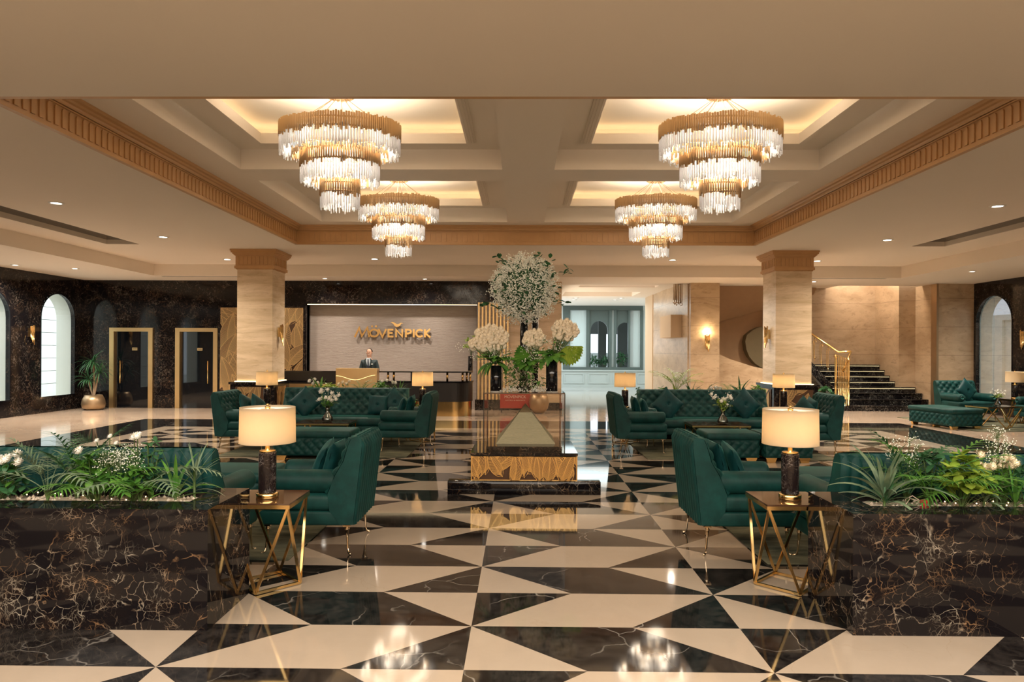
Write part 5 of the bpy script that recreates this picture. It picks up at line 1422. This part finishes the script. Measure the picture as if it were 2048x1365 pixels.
for x in (-.22, .30):
    random.seed(int(x * 100) + 200)
    o = thing('loose_blossoms', 'loose white sprigs at the foot of the ' + ('left' if x < 0 else 'right') + ' black vase', 'flowers', (x + .02, 8.52, ZV)); t = MB()
    for k in range(150): t.octa((random.gauss(0, .07) + (.10 if x < 0 else -.10), random.gauss(.02, .02), abs(random.gauss(.02, .025)) + .005), .0065)
    t.build('blossoms', 'tiny_petal', o)
# red sign board and bronze globe pot at the back wall
o = thing('red_sign_board', 'red board with pale lettering standing behind the glass case', 'sign', (-.13, 19.0, 0))
m = MB(); m.box(-.42, .42, -.02, .02, .12, .62); m.build('board', 'red', o)
text_mesh('brand_lettering', 'MÖVENPICK', .115, .002, 'pale_letter', o, (0, -.023, .40), width=.60)
text_mesh('small_lettering', 'HOTELS & RESORTS', .035, .002, 'pale_letter', o, (0, -.023, .33), width=.55)
m = MB(); m.box(-.40, -.36, -.05, .05, 0, .12); m.box(.36, .40, -.05, .05, 0, .12); m.build('feet', 'black_matte', o)
o = thing('globe_pot', 'round bronze globe pot right of the red board', 'pot', (.53, 18.9, 0))
m = MB(); m.lathe([(.10, 0), (.14, .01), (.24, .12), (.285, .29), (.25, .46), (.17, .57), (.155, .57), (.22, .46), (.001, .40)], n=36); m.build('pot_body', 'bronze', o)

# ================================================================ RECEPTION
o = thing('reception_desk', 'long black reception desk with a curved brass footed right end', 'reception desk', (0, 0, 0))
def stadium(x0, x1, y0, y1, r, n=12):
    return [(x0, y0), (x1 - r, y0)] + [(x1 - r + r * math.sin(PI / 2 * k / n), y0 + r - r * math.cos(PI / 2 * k / n)) for k in range(1, n + 1)] + [(x1, y1), (x0, y1)]
m = MB(); m.prism(stadium(-6.3, -1.27, 17.75, 18.35, .5), .38, .88, 0, 'z'); m.build('counter_body', 'black_matte', o)
m = MB(); m.prism(stadium(-6.3, -1.24, 17.70, 18.40, .53), .88, .92, 0, 'z'); m.build('worktop', 'black_gloss', o)
m = MB(); m.prism(stadium(-6.3, -1.29, 17.78, 18.33, .48, 20), .0, .38, 0, 'z'); m.build('brass_plinth', 'gold', o)
m = MB(); m.prism(stadium(-6.3, -1.24, 17.70, 18.0, .29), 1.145, 1.175, 0, 'z'); m.build('raised_shelf', 'black_gloss', o)
m = MB(); m.box(-6.3, -4.66, 17.72, 17.78, .84, 1.145); m.build('front_panel', 'black_matte', o)
m = MB(); m.box(-6.3, -4.66, 17.70, 17.76, .73, .84); m.build('brass_band', 'gold_rough', o)
for x in (-3.45, -3.30, -1.90, -1.50, -1.40, -1.31):
    m = MB(); m.lathe([(.028, .92), (.028, 1.145)], (x, 17.82 if x < -1.45 else 17.95, 0), 14); m.build('shelf_post', 'gold', o)
m = MB(); m.box(-2.85, -2.55, 17.75, 18.0, .92, 1.145); m.build('shelf_block', 'black_matte', o)
o = thing('podium', 'satin gold reception podium with a glowing wavy line', 'podium', (-4.165, 17.45, 0))
m = MB(); m.box(-.525, .525, -.12, .16, .0, 1.255); m.build('podium_body', 'gold_rough', o)
m = MB(); pts = []
for k in range(33):
    u = k / 32; pts.append((-.52 + 1.0 * u, -.126, 1.065 - .055 * (1 - math.cos(2 * PI * min(1, u * 1.0))) + .0 * u + .02 * u))
m.tube(pts, .0045, 6); m.build('wave_light', emis('wave_glow', (1.0, .62, .25), .5), o)
cyv = thing('black_vase', 'black cylinder vase standing on the end of the reception desk', 'vase', (-1.30, 17.86, 1.176))
m = MB(); m.lathe([(.062, 0), (.062, .40), (.056, .40), (.056, .02), (.001, .02)], n=28); m.build('vase_body', 'black_gloss', cyv)
m = MB(); m.lathe([(.0625, 0), (.064, .01), (.0625, .02)], n=28, cap=False); m.build('foot_ring', 'bronze', cyv)
bush('lime sprigs rising from the desk vase', (-1.28, 17.86, 1.58), 18, .16, .62, .10, .05, 90, 'leaf_lime')
# lettering with bird on the white wall
o = thing('wall_lettering', 'gold capital lettering with a small bird on the white stone wall', 'sign', (-3.80, BY + .33, 2.10))
def stroke(mb, pts, w=.055, d=.045, k=0):
    """one extruded band of even width along the points, mitred at the corners"""
    P_ = [Vector((x, z)) for x, z in pts]; closed = (P_[0] - P_[-1]).length < 1e-4
    if closed: P_ = P_[:-1]
    n = len(P_); L_, R2 = [], []
    for i in range(n):
        a = P_[i - 1] if (i > 0 or closed) else None; c = P_[(i + 1) % n] if (i < n - 1 or closed) else None
        da = (P_[i] - a).normalized() if a is not None else None; dc = (c - P_[i]).normalized() if c is not None else None
        if da is None: t = dc; m_ = 1
        elif dc is None: t = da; m_ = 1
        else:
            t = (da + dc).normalized() if (da + dc).length > .05 else dc; m_ = min(1.9, 1 / max(.35, abs(t.dot(dc))))
        nn = Vector((-t.y, t.x)) * w / 2 * m_
        L_.append(P_[i] + nn); R2.append(P_[i] - nn)
    y0, y1 = -.10 - .0012 * k, -.10 + d
    vs = [(p.x, y0, p.y) for p in L_] + [(p.x, y0, p.y) for p in R2] + [(p.x, y1, p.y) for p in L_] + [(p.x, y1, p.y) for p in R2]
    fs = []
    for i in range(n if closed else n - 1):
        j = (i + 1) % n; fs += [(i, j, n + j, n + i), (2 * n + i, 3 * n + i, 3 * n + j, 2 * n + j), (i, 2 * n + i, 2 * n + j, j), (n + i, n + j, 3 * n + j, 3 * n + i)]
    if not closed: fs += [(0, n, 3 * n, 2 * n), (n - 1, 3 * n - 1, 4 * n - 1, 2 * n - 1)]
    mb.add(vs, fs)
def ringz(cx, cz, rx, rz, a0, a1, n=16): return [(cx + rx * math.cos(a0 + (a1 - a0) * k / n), cz + rz * math.sin(a0 + (a1 - a0) * k / n)) for k in range(n + 1)]
hgt = .245
glyph = [
    ('M', [[(-1.07, .0), (-.94, .275), (-.86, .03), (-.70, .285), (-.64, .0)]]),
    ('O', [ringz(-.50, hgt / 2, .125, hgt / 2 - .02, 0, 2 * PI)] ), ('dots', None),
    ('V', [[(-.37, hgt), (-.255, .01), (-.14, hgt)]]),
    ('E', [[(.07, hgt - .02), (-.075, hgt - .02), (-.075, .02), (.07, .02)], [(-.075, hgt / 2), (.05, hgt / 2)]]),
    ('N', [[(.15, .0), (.15, hgt - .02), (.33, .03), (.33, hgt)]]),
    ('P', [[(.44, .0), (.44, hgt - .02), (.52, hgt - .02)] + ringz(.52, hgt * .70, .07, hgt * .22, PI / 2 - .2, -PI / 2 + .2, 8) + [(.50, hgt * .46), (.465, hgt * .46)]]),
    ('I', [[(.67, .0), (.67, hgt)]]),
    ('C', [ringz(.85, hgt / 2, .105, hgt / 2 - .02, .7, 2 * PI - .7, 14)]),
    ('K', [[(1.0, .0), (1.0, hgt)], [(1.15, hgt), (1.01, hgt * .5), (1.16, .0)]]),
]
for nm, strokes in glyph:
    m = MB()
    if nm == 'dots':
        for x in (-.56, -.44): m.prism(ringz(x, hgt + .075, .032, .03, 0, 2 * PI * 15 / 16, 15), -.10, -.055)
        m.build('letter_dots', 'gold', o); continue
    for q_, s_ in enumerate(strokes): stroke(m, s_, k=q_)
    m.build('letter_' + {'M': 'em', 'O': 'oh', 'V': 'vee', 'E': 'ee', 'N': 'en', 'P': 'pee', 'I': 'eye', 'C': 'see', 'K': 'kay'}[nm], 'gold', o)
m = MB(); m.prism([(-.02, .44), (.06, .40), (.10, .34), (.16, .30), (.22, .31), (.27, .345), (.30, .40), (.36, .41), (.29, .43), (.24, .40), (.18, .385), (.12, .42), (.05, .455)], -.10, -.06); m.build('bird_emblem', 'gold', o)

# ---- the receptionist
def skin_obj(name, verts, edges, radii, mat, parent, root=0, sub=2):
    me = bpy.data.meshes.new(name); me.from_pydata(verts, edges, []); me.materials.append(M[mat])
    ob = bpy.data.objects.new(name, me); COL.objects.link(ob); ob.parent = parent
    md = ob.modifiers.new('Skin', 'SKIN'); md.use_smooth_shade = True
    for i, sv in enumerate(me.skin_vertices[0].data):
        r = radii[i]; sv.radius = (r if hasattr(r, '__len__') else (r, r)); sv.use_root = (i == root)
    if sub:
        s2 = ob.modifiers.new('Sub', 'SUBSURF'); s2.levels = sub; s2.render_levels = sub
    return ob
pp = thing('person', 'smiling man in a dark suit and tie standing behind the reception podium', 'person', (-4.15, 18.75, 0))
V_ = [(0, 0, .95), (0, 0, 1.12), (0, 0, 1.30), (0, 0, 1.42), (0, -.01, 1.50), (0, -.015, 1.57), (0, -.02, 1.66),
      (-.17, 0, 1.40), (-.24, 0, 1.16), (-.20, -.16, .98), (.17, 0, 1.40), (.24, 0, 1.16), (.20, -.16, .98),
      (-.10, 0, .88), (-.11, 0, .50), (-.12, 0, .10), (-.12, -.12, .035), (.10, 0, .88), (.11, 0, .50), (.12, 0, .10), (.12, -.12, .035), (-.16, -.26, .98), (.16, -.26, .98), (0, -.005, 1.725), (0, -.0, 1.752)]
E_ = [(0, 1), (1, 2), (2, 3), (3, 4), (4, 5), (5, 6), (3, 7), (7, 8), (8, 9), (3, 10), (10, 11), (11, 12), (0, 13), (13, 14), (14, 15), (15, 16), (0, 17), (17, 18), (18, 19), (19, 20), (9, 21), (12, 22), (6, 23), (23, 24)]
Rr = [(.15, .11), (.14, .10), (.15, .095), (.10, .07), .052, (.072, .085), (.075, .092), .03, .035, .035, .03, .045, .035, .085, .06, .045, .04, .085, .06, .045, .04, .032, .032, (.066, .082), (.035, .045)]
VB = [((v[0] * .8, v[1], v[2] - .03) if i in (7, 10) else v) for i, v in enumerate(V_)]
skin_obj('body', VB, E_, Rr, 'skin', pp)
skin_obj('suit_jacket', [V_[0], V_[1], V_[2], (0, 0, 1.41), V_[7], V_[8], (-.205, -.14, .99), V_[10], V_[11], (.205, -.14, .99), (0, 0, .84)], [(0, 1), (1, 2), (2, 3), (3, 4), (4, 5), (5, 6), (3, 7), (7, 8), (8, 9), (0, 10)],
         [(.185, .135), (.18, .13), (.205, .135), (.15, .105), (.085, .08), .062, .05, (.085, .08), .062, .05, (.19, .14)], 'suit', pp)
skin_obj('trousers', [(0, 0, .90), V_[13], V_[14], (-.12, 0, .08), V_[17], V_[18], (.12, 0, .08)], [(0, 1), (1, 2), (2, 3), (0, 4), (4, 5), (5, 6)], [(.15, .12), .10, .075, .06, .10, .075, .06], 'suit', pp)
m = MB(); m.prism([(-.055, 1.50), (.055, 1.50), (.062, 1.44), (.0, 1.19), (-.062, 1.44)], -.150, -.120); m.build('shirt', 'shirt', pp)
m = MB(); m.prism([(-.018, 1.47), (.018, 1.47), (.013, 1.44), (.028, 1.22), (0, 1.19), (-.028, 1.22), (-.013, 1.44)], -.160, -.148); m.build('tie', 'tie', pp)
m = MB(); m.prism([(-.055, 1.50), (-.11, 1.45), (-.10, 1.36), (0.0, 1.17), (-.062, 1.42)], -.158, -.145); m.prism([(.055, 1.50), (.062, 1.42), (0.0, 1.17), (.10, 1.36), (.11, 1.45)], -.158, -.145); m.build('lapels', 'suit', pp)
m = MB(); m.tube([(-.055, -.04, 1.50), (0, -.075, 1.485), (.055, -.04, 1.50)], .018, 6); m.build('collar', 'shirt', pp)
m = MB(); m.box(.085, .135, -.165, -.158, 1.33, 1.35); m.build('name_badge', 'white_petal', pp)
m = MB(); m.grid(lambda u, v: (.084 * math.cos(2 * PI * u) * math.sin(PI * .50 * v + .001), .100 * math.sin(2 * PI * u) * math.sin(PI * .50 * v + .001), .100 * math.cos(PI * .50 * v)), 20, 8); hr = m.build('hair', 'hair', pp); hr.location = (0, .020, 1.676); hr.rotation_euler = (R_(-33), 0, 0)
m = MB()
for sx in (-1, 1): m.ball((sx * .028, -.105, 1.660), .0062, 5, 0)
m.build('eyes', 'eyewhite', pp)
m = MB(); m.prism([(-.043, 1.679), (-.015, 1.682), (-.015, 1.685), (-.043, 1.683)], -.112, -.098); m.prism([(.015, 1.682), (.043, 1.679), (.043, 1.683), (.015, 1.685)], -.112, -.098); m.build('eyebrows', 'hair', pp)
m = MB(); m.add([(-.010, -.103, 1.670), (.010, -.103, 1.670), (.017, -.108, 1.628), (-.017, -.108, 1.628), (0, -.132, 1.632), (0, -.112, 1.668)], [(0, 5, 4, 3), (5, 1, 2, 4), (3, 4, 2)], 0, True); m.build('nose', 'skin', pp)
m = MB(); m.tube([(-.026, -.092, 1.606), (-.013, -.104, 1.598), (0, -.107, 1.595), (.013, -.104, 1.598), (.026, -.092, 1.606)], .0032, 6); m.build('mouth', 'white_petal', pp)
m = MB()
for sx in (-1, 1): m.ball((sx * .076, .0, 1.645), .012, 5, 0, 1.8)
m.build('ears', 'skin', pp)
for sx in (-1, 1):
    for k, (dx, ln) in enumerate(((-.024, .045), (-.008, .055), (.008, .052), (.022, .042))):
        m = MB(); b = (sx * .16 + dx, -.285, .985); m.tube([b, (b[0], b[1] - ln * .6, .985), (b[0], b[1] - ln, .970)], [.009, .008, .007], 6); m.build('finger', 'skin', pp)
    m = MB(); m.tube([(sx * .14, -.25, .985), (sx * .115, -.275, .98), (sx * .112, -.30, .975)], [.011, .010, .008], 6); m.build('thumb', 'skin', pp)

# blossoms too fine to count are stuff
for ob in bpy.data.objects:
    if ob.parent and ob.type == 'MESH' and ob.name.split('.')[0] in ('filler_flowers',) or (ob.parent and ob.name.split('.')[0] == 'blossoms'):
        ob['kind'] = 'stuff'

# repeats share a group
GR = {'armchair': 'emerald velvet armchairs', 'sofa': 'long emerald velvet sofas', 'cushion': 'loose emerald cushions', 'ottoman': 'emerald velvet ottomans', 'side_table': 'gold strut side tables',
      'coffee_table': 'gold strut coffee tables', 'table_lamp': 'drum shade table lamps', 'crystal_chandelier': 'crystal chandeliers under the coffers', 'wall_sconce': 'gold tube wall lights',
      'stone_planter': 'black marble planters', 'black_vase': 'shiny black cylinder vases', 'relief_panel': 'gold leaf relief panels', 'column': 'honey stone columns', 'flower_vase': 'glass vases of flowers',
      'bouquet': 'cream bouquets on the glass case', 'palm_plant': 'feathery palms in the planters', 'strap_leaf_plant': 'strap leaved plants in the planters', 'grassy_plant': 'grassy plants in the planters',
      'broadleaf_plant': 'broad leaved plants', 'babys_breath': 'gypsophila sprays in the planters', 'white_flowers': 'white blooms in the planters', 'rug': 'marbled rugs', 'air_vent': 'long ceiling air slots',
      'string_lights': 'string lights on the planter gravel', 'fan_leaf': 'folded fan leaves', 'loose_blossoms': 'loose white sprigs on the glass case'}
for ob in bpy.data.objects:
    b_ = ob.name.split('.')[0]
    if ob.parent is None and b_ in GR and 'category' in ob and 'group' not in ob: ob['group'] = GR[b_]
